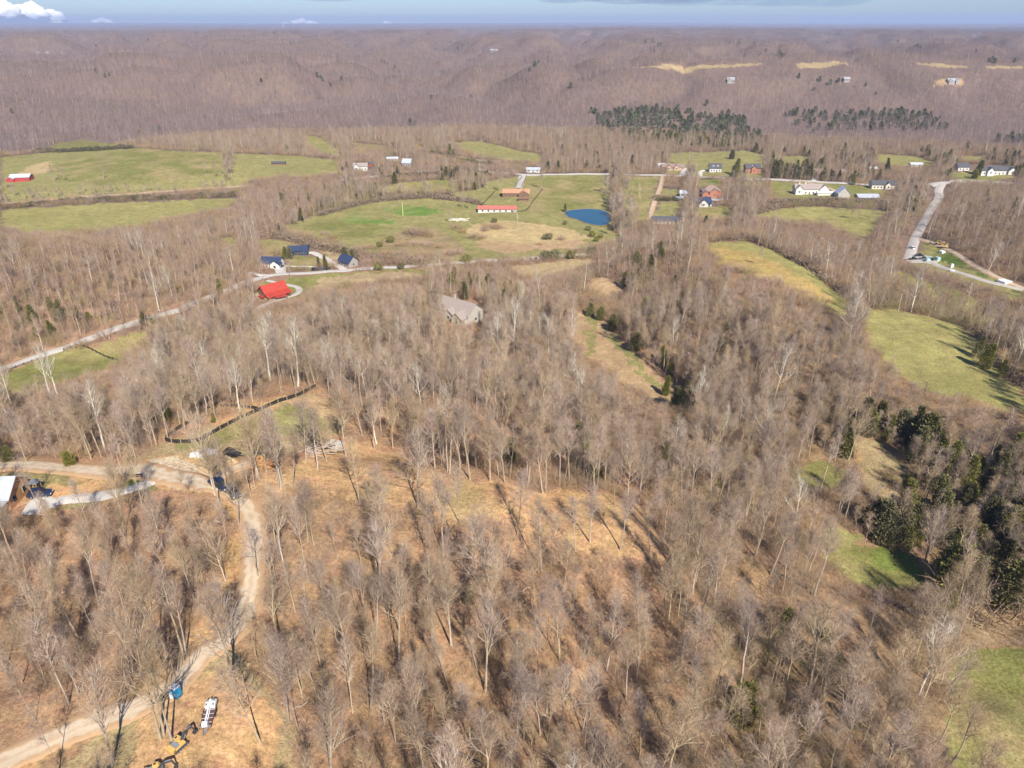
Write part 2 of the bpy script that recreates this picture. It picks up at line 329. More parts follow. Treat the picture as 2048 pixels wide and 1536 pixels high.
def build_ground():
    A0 = R(46); az = np.concatenate([np.linspace(-math.pi, -A0-.02, 60), np.linspace(-A0, A0, 820), np.linspace(A0+.02, math.pi, 60)[:-1]])
    rr = np.concatenate([[2, 10, 20, 30, 40, 48], 55*np.exp(np.arange(0, math.log(27000/55)/.0064)*.0064)])
    na, nr = len(az), len(rr)
    A, RR = np.meshgrid(az, rr); X = (np.sin(A)*RR).ravel(); Y = (np.cos(A)*RR).ravel()
    Z = height(X, Y); col = cover(X, Y)
    V = np.stack([X, Y, Z], 1); V = np.concatenate([V, [[0, 0, float(height(np.zeros(1), np.zeros(1))[0])]]])
    i = np.arange(nr-1)[:, None]*na; j = np.arange(na)[None, :]; j2 = (j+1) % na
    Q = np.stack([i+j, i+j2, i+na+j2, i+na+j], -1).reshape(-1, 4)[:, ::-1]
    ctr = len(V)-1; jj = np.arange(na); Tt = np.stack([np.full(na, ctr), (jj+1) % na, jj], 1)
    me = bpy.data.meshes.new('ground'); me.vertices.add(len(V)); me.vertices.foreach_set('co', V.ravel())
    loops = np.concatenate([Q.ravel(), Tt.ravel()]); me.loops.add(len(loops)); me.loops.foreach_set('vertex_index', loops.astype(np.int32))
    st = np.concatenate([np.arange(len(Q))*4, len(Q)*4+np.arange(len(Tt))*3]); me.polygons.add(len(st)); me.polygons.foreach_set('loop_start', st.astype(np.int32))
    me.polygons.foreach_set('use_smooth', np.ones(len(st), bool)); me.update(calc_edges=True); me.validate()
    ca = me.attributes.new('cover', 'FLOAT_COLOR', 'POINT'); c4 = np.ones((len(V), 4)); c4[:-1, :3] = col; c4[-1, :3] = LEAF
    ca.data.foreach_set('color', c4.ravel())
    m, n, b = new_mat('ground_cover')
    at = n.nodes.new('ShaderNodeAttribute'); at.attribute_name = 'cover'
    g = n.nodes.new('ShaderNodeNewGeometry')
    def nz(sc, det): 
        o = n.nodes.new('ShaderNodeTexNoise'); o.inputs['Scale'].default_value = sc; o.inputs['Detail'].default_value = det; o.inputs['Roughness'].default_value = .65
        n.links.new(g.outputs['Position'], o.inputs['Vector']); return o
    a0 = nz(5.5, 3); a1 = nz(1.5, 5); a2 = nz(.28, 5); a3 = nz(.03, 5)
    def mr(o, lo, hi, a=.3, bb=.7):
        q = n.nodes.new('ShaderNodeMapRange'); q.inputs[1].default_value = a; q.inputs[2].default_value = bb; q.inputs[3].default_value = lo; q.inputs[4].default_value = hi
        n.links.new(o, q.inputs[0]); return q.outputs[0]
    def mul(p, q):
        o = n.nodes.new('ShaderNodeMath'); o.operation = 'MULTIPLY'; n.links.new(p, o.inputs[0]); n.links.new(q, o.inputs[1]); return o.outputs[0]
    v = mul(mul(mul(mr(a0.outputs[0], .72, 1.28), mr(a1.outputs[0], .62, 1.36)), mr(a2.outputs[0], .82, 1.16)), mr(a3.outputs[0], .90, 1.10))
    hs = n.nodes.new('ShaderNodeHueSaturation'); n.links.new(at.outputs['Color'], hs.inputs['Color']); n.links.new(v, hs.inputs['Value'])
    n.links.new(mr(a2.outputs[1], .485, .512, .35, .65), hs.inputs['Hue']); n.links.new(hs.outputs[0], b.inputs['Base Color'])
    b.inputs['Roughness'].default_value = 1; b.inputs['Specular IOR Level'].default_value = 0
    bp = n.nodes.new('ShaderNodeBump'); bp.inputs['Distance'].default_value = .25; bp.inputs['Strength'].default_value = .8
    n.links.new(a1.outputs[0], bp.inputs['Height']); n.links.new(bp.outputs[0], b.inputs['Normal'])
    me.materials.append(m); o = bpy.data.objects.new('ground', me); C.objects.link(o); tag(o, kind='structure')
    return o
build_ground()
print('ground', time.time()-T0)
# ------------------------------------------------------------------ plants
class Wood:
    def __init__(s, seed): s.r = np.random.default_rng(seed); s.V = []; s.F = []; s.n = 0; s.bl = []
    def tube(s, P, rad, k=4):
        P = np.asarray(P, float); d = np.gradient(P, axis=0); d /= np.linalg.norm(d, axis=1, keepdims=True)+1e-9
        ref = np.array([1., 0, 0]) if abs(d[0, 2]) > .7 else np.array([0, 0, 1.])
        a = np.cross(d, ref); a /= np.linalg.norm(a, axis=1, keepdims=True)+1e-9; b = np.cross(d, a)
        t = np.arange(k)*2*np.pi/k
        ring = P[:, None]+rad[:, None, None]*(np.cos(t)[None, :, None]*a[:, None]+np.sin(t)[None, :, None]*b[:, None])
        s.V.append(ring.reshape(-1, 3)); m = len(P)
        i = np.arange(m-1)[:, None]*k; j = np.arange(k)[None]; j2 = (j+1) % k
        q = np.stack([i+j, i+j2, i+k+j2, i+k+j], -1).reshape(-1, 4)+s.n
        s.F += q.tolist(); s.n += m*k
    def blade(s, p, d, L, w): s.bl.append(np.concatenate([p, d*L, [w]]))
    def flush(s):
        if not s.bl: return
        B = np.array(s.bl); p = B[:, :3]; d = B[:, 3:6]; w = B[:, 6:7]
        q = np.cross(d, s.r.normal(size=d.shape)); q /= np.linalg.norm(q, axis=1, keepdims=True)+1e-9
        mid = p+d*.55+s.r.normal(size=d.shape)*.06*np.linalg.norm(d, axis=1, keepdims=True)
        V = np.stack([p-q*w/2, p+q*w/2, mid+q*w*.35, mid-q*w*.35, p+d], 1).reshape(-1, 3)
        k = np.arange(len(B))[:, None]*5+s.n
        s.F += (k+np.array([[0, 1, 2, 3]])).tolist()+(k+np.array([[3, 2, 4]])).tolist(); s.V.append(V); s.n += len(V); s.bl = []
    def around(s, d, ang):
        q = np.cross(d, s.r.normal(size=3)); q /= np.linalg.norm(q)+1e-9
        return d*math.cos(ang)+q*math.sin(ang)
    def data(s):
        s.nl = len(s.F); s.flush(); return (np.concatenate(s.V) if s.V else np.zeros((0, 3))), s.F
def curve(p, d, L, n, up, r, wob):
    P = [p]; d = d.copy()
    for _ in range(n):
        d = d+np.array([0, 0, up])+r.normal(size=3)*wob; d /= np.linalg.norm(d); P.append(P[-1]+d*L/n)
    return np.array(P)
def tree_mesh(seed, H, cb, spread, lod, stout=1.0, low=.55, dens=1.0, fork=False):
    """returns trunk and crown (verts, faces)"""
    t = Wood(seed); c = Wood(seed+500); r = t.r
    lean = r.normal(size=2)*.02*H; k = {0: 9, 1: 6, 2: 4}[lod]
    f = np.linspace(0, 1, k); P = np.stack([lean[0]*f**1.5+np.cumsum(r.normal(size=k)*.012*H/k**.5)*(f > 0), lean[1]*f**1.5+np.cumsum(r.normal(size=k)*.012*H/k**.5)*(f > 0), f*H*.93-.6*(f == 0)], 1)
    R0 = H*.0108*stout*{0: 1, 1: 1.35, 2: 1.5}[lod]; rad = R0*(1-.86*f**.9); rad[0] *= 1.25
    t.tube(P, rad, {0: 6, 1: 4, 2: 3}[lod])
    def at(u): 
        q = u*(k-1); i = min(int(q), k-2); return P[i]*(1-q+i)+P[i+1]*(q-i), rad[i]*(1-q+i)+rad[i+1]*(q-i)
    nl = int({0: 17, 1: 12, 2: 9}[lod]*(.85+.3*r.random())*(1 if lod else dens)); az = r.random()*6.28
    for i in range(nl):
        u = cb+(1-cb)*((i+.3)/nl)**.85; u = min(u, .99); p, rr = at(u); az += 2.4+r.normal()*.4
        g = (u-cb)/(1-cb); el = R(40+34*g+r.normal()*9)*low/.55
        d = np.array([math.cos(az)*math.cos(el), math.sin(az)*math.cos(el), math.sin(el)])
        L = H*spread*(1.15-.6*g)*(.75+.5*r.random()); lead = fork and i < 3
        if lead: el = R(70+r.normal()*4); d = np.array([math.cos(az)*math.cos(el), math.sin(az)*math.cos(el), math.sin(el)]); L = H*(.80-u)*(.85+.3*r.random())
        if lod == 2:
            c.blade(p, d, L*.8, .10)
            for j in range(11):
                s_ = .2+.7*r.random(); c.blade(p+d*L*s_, c.around(d, .5+.9*r.random())+np.array([0, 0, .1]), L*.42, .095)
            continue
        Q = curve(p, d, L, 5 if lod == 0 else 3, .10, r, .09); n_ = len(Q)
        r0 = (rr*.7 if lead else min(rr*.6, H*.0052*stout))*(1 if lod == 0 else 1.2); c.tube(Q, np.linspace(r0, .02, n_), 4 if lod == 0 else 3)
        nb = int((7 if lod == 0 else 5)*(.8+.4*r.random())*(1.7 if lead else 1))
        for j in range(nb):
            s_ = .22+.78*(j+r.random()*.6)/nb; q = s_*(n_-1); a = min(int(q), n_-2); bp = Q[a]*(1-q+a)+Q[a+1]*(q-a); bd = Q[a+1]-Q[a]; bd /= np.linalg.norm(bd)
            d2 = c.around(bd, .42+.4*r.random())+np.array([0, 0, .28]); d2 /= np.linalg.norm(d2); L2 = L*(.62-.36*s_)*(.7+.6*r.random())+.5
            if lod == 1:
                c.blade(bp, d2, L2, .062)
                for m in range(5): c.blade(bp+d2*L2*(.3+.65*r.random()), c.around(d2, .35+.5*r.random()), L2*.55+.3, .043)
                continue
            B = curve(bp, d2, L2, 3, .06, r, .12); c.tube(B, np.array([.030, .022, .014, .006])*(.7+.5*stout), 3)
            for m in range(4):
                s3 = .2+.8*(m+r.random()*.5)/5; q = s3*3; a = min(int(q), 2); tp = B[a]*(1-q+a)+B[a+1]*(q-a); td = c.around(B[a+1]-B[a], .5+.35*r.random()); td /= np.linalg.norm(td)
                L3 = .45*L2+.35; c.blade(tp, td, L3, .023)
                for z in range(3): c.blade(tp+td*L3*(.25+.7*r.random()), c.around(td, .4+.5*r.random()), (.35+.5*r.random())*L3+.15, .016)
    T_ = t.data(); C_ = c.data(); LIMBF[0] = c.nl; return T_, C_
LIMBF = [0]
def cedar_mesh(seed, H, W, lod, cone=.6):
    t = Wood(seed); r = t.r; t.tube([(0, 0, -.5), (0, 0, H*.5), (0, 0, H*.93)], np.array([H*.02, H*.014, .02]), 4)
    n = {0: 5200, 1: 1500, 2: 260}[lod]; ls = {0: .30, 1: .55, 2: 1.25}[lod]
    # bough tips: lumps on an uneven cone
    nb = 46; bh = r.random(nb)**.8; baz = r.random(nb)*6.28; prof = lambda h: (np.clip(1-h, 0, 1)**cone)*(.55+.45*np.clip(h*7+.35, 0, 1))
    br = W*prof(bh)*(.62+.42*r.random(nb)); bc = np.stack([np.cos(baz)*br*.72, np.sin(baz)*br*.72, H*(.05+.93*bh)], 1); bs = .28*W*(.5+.8*prof(bh))
    k = r.integers(0, nb, n); p = bc[k]+r.normal(size=(n, 3))*bs[k][:, None]*np.array([.62, .62, .75]); p[:, 2] = np.clip(p[:, 2], .1, H)
    m = r.random(n) < .25; hh = r.random(m.sum()); a = r.random(m.sum())*6.28; rr = W*prof(hh)*.75; p[m] = np.stack([np.cos(a)*rr, np.sin(a)*rr, hh*H], 1)
    out = p*np.array([1, 1, 0]); out /= np.linalg.norm(out, axis=1, keepdims=True)+1e-6
    d = out*.6+np.array([0, 0, .8])+r.normal(size=(n, 3))*.45; d /= np.linalg.norm(d, axis=1, keepdims=True)
    q = np.cross(d, r.normal(size=(n, 3))); q /= np.linalg.norm(q, axis=1, keepdims=True); s = ls*(.6+.8*r.random((n, 1)))
    V = np.stack([p-q*s*.45, p+q*s*.45, p+d*s*1.3], 1).reshape(-1, 3); F = (np.arange(n)[:, None]*3+np.arange(3)).tolist()
    return t.data(), (V, F)
def shrub_mesh(seed, H, W, n, wd):
    c = Wood(seed); r = c.r
    for i in range(n):
        a = r.random()*6.28; q = r.random()**.6; p = np.array([math.cos(a)*q*W*.45, math.sin(a)*q*W*.45, 0]); d = np.array([math.cos(a)*q*.7, math.sin(a)*q*.7, 1.])+r.normal(size=3)*.2; d /= np.linalg.norm(d)
        L = H*(.55+.5*r.random()); c.blade(p-[0, 0, .3], d, L+.3, wd)
        for j in range(5): c.blade(p+d*L*(.25+.6*r.random()), c.around(d, .3+.5*r.random()), L*.45, wd*.7)
    return c.data()
def green_bush_mesh(seed, H, W, n=900, ls=.3):
    r = np.random.default_rng(seed); p = r.normal(size=(n, 3)); p /= np.linalg.norm(p, axis=1, keepdims=True); p *= (.55+.45*r.random((n, 1)))*(1+.25*np.sin(p[:, :1]*5+seed)*np.cos(p[:, 1:2]*4))
    p = p*np.array([W/2, W/2, H/2])+[0, 0, H/2]; d = r.normal(size=(n, 3))+[0, 0, .6]; d /= np.linalg.norm(d, axis=1, keepdims=True)
    q = np.cross(d, r.normal(size=(n, 3))); q /= np.linalg.norm(q, axis=1, keepdims=True); s = ls*(.6+.8*r.random((n, 1)))
    return np.stack([p-q*s*.45, p+q*s*.45, p+d*s], 1).reshape(-1, 3), (np.arange(n)[:, None]*3+np.arange(3)).tolist()
BARK = mat('bark', (.42,.34,.25), .95, .25, 1.5, rand=.22); TWIG = mat('twigs', (.34,.245,.17), .95, .2, .6, rand=.22)
WBARK = mat('pale_sycamore_bark', (.62,.57,.47), .8, .2, .8, rand=.08); WTWIG = mat('pale_twigs', (.42,.36,.28), .9, .2, .6, rand=.08)
FTWIG = mat('far_twigs', (.235,.178,.168), .95, .15, .15, rand=.28)
CED = mat('cedar_foliage', (.085,.09,.03), .9, .35, 1.3, rand=.25, col2=(.24,.215,.075)); TANT = mat('brush_twigs', (.36,.25,.16), .95, .25, .6, rand=.25)
GRNT = mat('budding_twigs', (.29,.245,.12), .95, .25, .6, rand=.15); PINE = mat('pine_foliage', (.085,.10,.05), .9, .3, 1.0, rand=.25, col2=(.16,.165,.085))
def raw_mesh(name, parts, mats, limb=0):
    V = []; F = []; mi = []; n = 0
    for k, (v, f) in enumerate(parts):
        V.append(np.asarray(v)); F += [[a+n for a in q] for q in f]; mi += [k]*len(f); n += len(v)
    me = bpy.data.meshes.new(name); me.from_pydata(np.concatenate(V).tolist(), [], F)
    for q in mats: me.materials.append(q)
    if limb: 
        s0 = len(parts[0][1]) if len(parts) > 1 else 0; b0 = 0 if len(parts) > 1 else 1
        for i in range(s0, s0+limb): mi[i] = b0
    me.polygons.foreach_set('material_index', mi); me.update(); return me
TREES = []   # (trunk mesh, crown mesh, joined mesh, H)
SPECS = [(17,.42,.19,1),(19,.48,.17,1),(15,.36,.21,1),(20,.52,.15,1),(16,.38,.24,1),(18,.40,.20,1.1),(14,.28,.31,1.15),(17,.30,.29,1.25),(21,.50,.17,1.1),(13,.40,.17,.8)]
FORK = (1, 4, 5, 7, 8)
for i, (H, cb, sp, st) in enumerate(SPECS):
    t, c = tree_mesh(100+i, H, cb, sp, 0, st, dens=1.25 if sp > .27 else 1, fork=i in FORK)
    TREES.append((raw_mesh('trunk', [t], [BARK]), raw_mesh('crown', [c], [TWIG, BARK], LIMBF[0]), raw_mesh('bare_tree', [t, c], [BARK, TWIG], LIMBF[0]), H))
SYC = []
for i, (H, cb, sp) in enumerate([(20,.30,.34),(18,.36,.30),(21,.42,.26)]):
    t, c = tree_mesh(300+i, H, cb, sp, 0, 1.5, low=.62, dens=.7); SYC.append((raw_mesh('trunk', [t], [WBARK]), raw_mesh('crown', [c], [WTWIG, WBARK], LIMBF[0]), raw_mesh('sycamore', [t, c], [WBARK, WTWIG], LIMBF[0]), H))
MIDT = [raw_mesh('mid_tree', list(tree_mesh(400+i, H, cb, sp*1.1, 1, st, fork=i in FORK)), [BARK, TWIG]) for i, (H, cb, sp, st) in enumerate(SPECS[:7])]
MIDW = [raw_mesh('mid_sycamore', list(tree_mesh(430+i, 19, .35, .3, 1, 1.5)), [WBARK, WTWIG]) for i in range(2)]
FART = [raw_mesh('far_tree', list(tree_mesh(450+i, 13+.8*i, .25, .33, 2, 1, low=.45)), [BARK if i < 2 else FTWIG, FTWIG]) for i in range(6)]
PATCH = []
for i in range(4):
    V = []; F = []; n = 0; r = np.random.default_rng(900+i)
    for j in range(16):
        (tv, tf), (cv, cf) = tree_mesh(1000+i*20+j, 11+5*r.random(), .2, .38, 2, 1, low=.45)
        off = np.array([(j % 4-1.5)*9+r.normal()*2, (j//4-1.5)*9+r.normal()*2, 0]); v = np.concatenate([tv, cv])+off
        F += [[a+n for a in q] for q in tf]+[[a+n+len(tv) for a in q] for q in cf]; V.append(v); n += len(v)
    PATCH.append(raw_mesh('tree_patch', [(np.concatenate(V), F)], [FTWIG]))
CEDS = []
for i, (H, W, cn) in enumerate([(10,2.9,.6),(8,2.4,.55),(12,3.1,.7),(7,2.6,.5),(9,2.0,.75)]):
    t, c = cedar_mesh(600+i, H, W, 0, cn); CEDS.append((raw_mesh('trunk', [t], [BARK]), raw_mesh('crown', [c], [CED]), raw_mesh('cedar', [t, c], [BARK, CED]), H))
CEDM = [raw_mesh('mid_cedar', list(cedar_mesh(640+i, H, W, 1, cn)), [BARK, CED]) for i, (H, W, cn) in enumerate([(10,2.9,.6),(8,2.4,.55),(12,3.1,.7)])]
CEDF = [raw_mesh('far_cedar', list(cedar_mesh(660+i, 9+i, 3.6+.4*i, 2, .5)), [BARK, PINE]) for i in range(3)]
BRUSH = [raw_mesh('brush', [shrub_mesh(700+i, 2.6, 3.0, 60, .032)], [(TANT, TWIG, GRNT)[i % 3]]) for i in range(6)]
BRUSHM = [raw_mesh('mid_brush', [shrub_mesh(720+i, 5.5, 5.0, 44, .075)], [(TANT, TWIG, GRNT)[i % 3]]) for i in range(3)]
POLES = []
for i in range(4):
    t_, c_ = tree_mesh(880+i, 8+1.3*i, .35, .17, 0, .55, dens=.55); POLES.append(raw_mesh('sapling', [t_, c_], [BARK, TWIG], LIMBF[0]))
print('tree meshes', time.time()-T0)
def scatter(name, label, cat, meshes, pts, idx, rot, scl, group=None):
    """one 'stuff' object: points that carry copies of the source plants"""
    col = bpy.data.collections.new(name+'_sources')
    for k, me in enumerate(meshes): col.objects.link(bpy.data.objects.new('src_%03d' % k, me))
    me = bpy.data.meshes.new(name); me.vertices.add(len(pts)); me.vertices.foreach_set('co', np.asarray(pts, float).ravel())
    for nm, ty, arr in (('idx', 'INT', np.asarray(idx, np.int32)), ('rz', 'FLOAT', np.asarray(rot, np.float32)), ('rx', 'FLOAT', (rng.normal(size=len(pts))*np.where(np.hypot(np.asarray(pts)[:, 0], np.asarray(pts)[:, 1]) < 700, .055, .02)).astype(np.float32)), ('ry', 'FLOAT', (rng.normal(size=len(pts))*np.where(np.hypot(np.asarray(pts)[:, 0], np.asarray(pts)[:, 1]) < 700, .055, .02)).astype(np.float32)), ('scl', 'FLOAT', np.asarray(scl, np.float32))):
        a = me.attributes.new(nm, ty, 'POINT'); a.data.foreach_set('value', arr)
    o = bpy.data.objects.new(name, me); C.objects.link(o); tag(o, label, cat, group, 'stuff')
    g = bpy.data.node_groups.new(name, 'GeometryNodeTree')
    g.interface.new_socket('Geometry', in_out='INPUT', socket_type='NodeSocketGeometry'); g.interface.new_socket('Geometry', in_out='OUTPUT', socket_type='NodeSocketGeometry')
    N = g.nodes; gi = N.new('NodeGroupInput'); go = N.new('NodeGroupOutput'); ins = N.new('GeometryNodeInstanceOnPoints'); ci = N.new('GeometryNodeCollectionInfo')
    ci.inputs['Collection'].default_value = col; ci.inputs['Separate Children'].default_value = True; ci.inputs['Reset Children'].default_value = True
    def at(nm, ty):
        q = N.new('GeometryNodeInputNamedAttribute'); q.data_type = ty; q.inputs['Name'].default_value = nm; return q.outputs['Attribute']
    cx = N.new('ShaderNodeCombineXYZ'); g.links.new(at('rz', 'FLOAT'), cx.inputs[2]); g.links.new(at('rx', 'FLOAT'), cx.inputs[0]); g.links.new(at('ry', 'FLOAT'), cx.inputs[1])
    ins.inputs['Pick Instance'].default_value = True
    m2p = N.new('GeometryNodeMeshToPoints'); g.links.new(gi.outputs[0], m2p.inputs[0]); g.links.new(m2p.outputs[0], ins.inputs['Points'])
    g.links.new(ci.outputs[0], ins.inputs['Instance']); g.links.new(at('idx', 'INT'), ins.inputs['Instance Index'])
    g.links.new(cx.outputs[0], ins.inputs['Rotation']); g.links.new(at('scl', 'FLOAT'), ins.inputs['Scale']); g.links.new(ins.outputs[0], go.inputs[0])
    md = o.modifiers.new('scatter', 'NODES'); md.node_group = g
    return o
# candidate bases on a jittered world grid
def grid(sp, r0, r1, amax=.80):
    n = int(r1/sp)+2; ix, iy = np.meshgrid(np.arange(-n, n), np.arange(0, n)); ix = ix.ravel(); iy = iy.ravel()
    x = (ix+(iy % 2)*.5+rng.uniform(-.42, .42, len(ix)))*sp; y = (iy+rng.uniform(-.42, .42, len(ix)))*sp
    r = np.hypot(x, y); k = (r >= r0) & (r < r1) & (np.abs(np.arctan2(x, y)) < amax); return x[k], y[k]
def project_ok(x, y, z, H, vis=True):
    u, v, d = to_px(x, y, z); return u, v, d
def blocked(x, y, z, H, fr=(0, .25, .5, .75, 1.0)):
    b = np.zeros(len(x), bool)
    for c, P, rule, pp in OPENW:
        if rule is None: continue
        if rule != 'q': b |= inpoly(x, y, P)
        if rule == 'h':
            for f in fr[1:]:
                u, v, d = to_px(x, y, z+H*f); b |= inpoly(u, v, pp)
        if rule in ('p', 'q'):
            q = rng.random(len(x)) < (.94 if rule == 'p' else .62)
            for f in (.25, .5, .75, 1.0):
                u, v, d = to_px(x, y, z+H*f); b |= inpoly(u, v, pp) & q
    return b
CEDZ = [ # photo polygon of bases, share of evergreens
([(1680,850),(1760,850),(1900,830),(2000,860),(2060,960),(2060,1240),(1960,1210),(1880,1190),(1840,1110),(1760,1095),(1700,1060),(1680,960)],.7),
([(1560,800),(1700,800),(1720,900),(1620,900)],.15),
([(880,560),(1000,565),(1060,600),(1180,630),(1100,640),(900,620)],.22),
([(1120,610),(1200,625),(1270,680),(1350,750),(1420,800),(1430,850),(1380,800),(1300,710),(1230,650)],.55),
([(1230,480),(1330,500),(1420,600),(1480,680),(1400,740),(1290,660),(1230,590)],.13),
([(0,600),(80,580),(200,590),(180,660),(60,720),(0,720)],.12),
([(1180,225),(1330,220),(1480,235),(1540,290),(1440,300),(1280,290),(1220,270)],.62),
([(1560,225),(1880,225),(1900,262),(1600,262)],.34),
([(560,455),(700,480),(760,520),(640,500),(560,480)],.25),
([(1240,350),(1370,350),(1400,460),(1380,480),(1240,480)],.06),
([(700,370),(780,350),(1200,335),(1200,345),(760,380)],.18),
([(0,408),(480,392),(480,399),(0,418)],.5),
([(1540,320),(1640,330),(1650,365),(1535,362)],.5),
([(1100,900),(1700,850),(1700,1100),(1100,1100)],.03),
([(1500,1200),(1900,1200),(1900,1560),(1300,1560)],.06),
([(1820,380),(1900,380),(1880,440),(1800,440)],.4)]
CEDZ = [([(560,300),(2060,300),(2060,440),(1500,440),(560,470)], .05), ([(1640,318),(1860,318),(1860,380),(1640,372)], .16), ([(1860,320),(2060,320),(2060,362),(1880,362)], .3)]+CEDZ
CEDZ = [(wpoly(p), f) for p, f in CEDZ]
GRNZ = [wpoly(p) for p in ([(1420,1250),(2000,1250),(2000,1560),(1350,1560)], [(1690,560),(2060,660),(2060,760),(1700,620)], [(680,370),(960,355),(960,400),(600,440)], [(1560,400),(1840,400),(1840,425),(1560,415)])]
PATHS_NO = []   # filled by roads: (polyline, half width)
# ------------------------------------------------------------------ roads, drives and other laid surfaces
def track_mat(m):
    n = m.node_tree; b = n.nodes['Principled BSDF']; src = b.inputs['Base Color'].links[0].from_socket
    at = n.nodes.new('ShaderNodeAttribute'); at.attribute_name = 'across'; no = n.nodes.new('ShaderNodeTexNoise'); no.inputs['Scale'].default_value = .6; no.inputs['Detail'].default_value = 6
    tc = n.nodes.new('ShaderNodeTexCoord'); n.links.new(tc.outputs['Object'], no.inputs['Vector'])
    ad = n.nodes.new('ShaderNodeMath'); ad.operation = 'MULTIPLY_ADD'; ad.inputs[1].default_value = .9; n.links.new(no.outputs[0], ad.inputs[0]); n.links.new(at.outputs['Fac'], ad.inputs[2])
    rp = n.nodes.new('ShaderNodeValToRGB'); e = rp.color_ramp.elements; e[0].position = .45; e[0].color = (.55,.55,.55,1); e[1].position = 1.0; e[1].color = (.15,.15,.15,1); q = e.new(.62); q.color = (1,1,1,1); q = e.new(.85); q.color = (.85,.85,.85,1)
    n.links.new(ad.outputs[0], rp.inputs[0]); mx = n.nodes.new('ShaderNodeMix'); mx.data_type = 'RGBA'; mx.inputs[6].default_value = (.42,.26,.14,1)
    n.links.new(rp.outputs[0], mx.inputs[0]); n.links.new(src, mx.inputs[7]); n.links.new(mx.outputs[2], b.inputs['Base Color'])
def smooth_path(pts, step=3.0):
    P = ground([p[0] for p in pts], [p[1] for p in pts])[:, :2]; out = []
    Q = np.concatenate([[2*P[0]-P[1]], P, [2*P[-1]-P[-2]]])
    for i in range(1, len(Q)-2):
        n = max(2, int(np.linalg.norm(Q[i+1]-Q[i])/step)); t = np.linspace(0, 1, n, endpoint=False)[:, None]
        out.append(.5*((2*Q[i])+(-Q[i-1]+Q[i+1])*t+(2*Q[i-1]-5*Q[i]+4*Q[i+1]-Q[i+2])*t**2+(-Q[i-1]+3*Q[i]-3*Q[i+1]+Q[i+2])*t**3))
    out.append(P[-1:]); return np.concatenate(out)
ROAD = mat('road_asphalt', (.40,.37,.33), .95, .12, .5, spec=.1, col2=(.50,.47,.42)); GRAVEL = mat('gravel', (.44,.36,.26), 1, .2, .7, spec=0, col2=(.60,.50,.38))
TRACK = mat('track_dirt', (.50,.40,.28), 1, .2, .35, spec=0, col2=(.64,.53,.39)); CONC = mat('concrete', (.50,.47,.42), .9, .06, .4, spec=.1, col2=(.58,.55,.50))
GREY = mat('grey_gravel', (.42,.38,.34), 1, .15, .5, spec=0, col2=(.50,.46,.41))
track_mat(TRACK); track_mat(GRAVEL)
def strip(name, pts, w, m, lift=.12, vary=.06, nx=4, no=1.0):
    rough = m in (TRACK, GRAVEL); nx = 8 if rough else nx
    P = smooth_path(pts, 1.2 if rough and name != 'hedge_lane' else 3.0); d = np.gradient(P, axis=0); d /= np.linalg.norm(d, axis=1, keepdims=True)+1e-9; nrm = np.stack([-d[:, 1], d[:, 0]], 1)
    ww = w/2*(1+vary*fbm(P[:, 0]/8, P[:, 1]/8, 91, 2)*2); u = np.linspace(-1, 1, nx+1)
    W2 = ww[:, None]*u[None]
    if rough: W2[:, 0] -= w*.12*fbm(P[:, 0]/1.7, P[:, 1]/1.7, 33, 3)*2; W2[:, -1] += w*.12*fbm(P[:, 0]/1.7+9, P[:, 1]/1.7, 34, 3)*2
    XY = P[:, None]+nrm[:, None]*W2[..., None]; x = XY[..., 0].ravel(); y = XY[..., 1].ravel()
    z = height(x, y)+lift+.00045*np.hypot(x, y); z = z.reshape(len(P), nx+1)
    z[:, 0] -= lift+.35; z[:, -1] -= lift+.35
    V = np.stack([x, y, z.ravel()], 1); k = nx+1
    F = [[i*k+j, i*k+j+1, (i+1)*k+j+1, (i+1)*k+j][::-1] for i in range(len(P)-1) for j in range(nx)]
    o = mesh_obj(name, V, F, m, smooth=True); tag(o, kind='structure'); PATHS_NO.append((P, w/2+no))
    aa = o.data.attributes.new('across', 'FLOAT', 'POINT'); aa.data.foreach_set('value', np.tile(np.abs(u), len(P)).astype(np.float32)); return o
def sheet(name, poly, m, lift=.1, world=None):
    """a laid pad following the ground inside a photo polygon"""
    P = world if world is not None else wpoly(poly); c = P.mean(0); V = []; F = []; rings = 6; n = len(P)
    for k in range(rings+1):
        q = c+(P-c)*(k/rings); z = height(q[:, 0], q[:, 1])+lift+.00045*np.hypot(q[:, 0], q[:, 1])
        if k == rings: z -= lift+.25
        V += np.stack([q[:, 0], q[:, 1], z], 1).tolist()
    for k in range(rings):
        for i in range(n): F.append([k*n+i, (k+1)*n+i, (k+1)*n+(i+1) % n, k*n+(i+1) % n])
    o = mesh_obj(name, V, F, m, smooth=True); bm_fix(o); tag(o, kind='structure'); PATHS_NO.append((P, 1.5)); return o
def bm_fix(o):
    import bmesh
    b = bmesh.new(); b.from_mesh(o.data); bmesh.ops.remove_doubles(b, verts=b.verts, dist=.001); bmesh.ops.recalc_face_normals(b, faces=b.faces)
    if sum(f.normal.z for f in b.faces) < 0: bmesh.ops.reverse_faces(b, faces=b.faces)
    b.to_mesh(o.data); b.free()
strip('road', [(-60,752),(0,738),(60,718),(150,688),(250,652),(320,630),(380,610),(450,583),(490,566),(515,557),(545,550),(590,547),(650,543),(700,540),(760,535),(830,531),(920,525),(1000,520),(1080,515),(1130,511),(1180,509)], 6.2, ROAD, .14)
strip('valley_road', [(680,361),(740,354),(800,347),(850,342),(900,338),(950,339),(980,344),(1040,349),(1100,349),(1220,348),(1300,350),(1400,354),(1500,358),(1600,362),(1680,366),(1760,371),(1820,374)], 6.5, ROAD, .2)
strip('highway', [(1858,372),(1885,366),(1920,365),(1970,366),(2010,368),(2080,373)], 10, ROAD, .25)
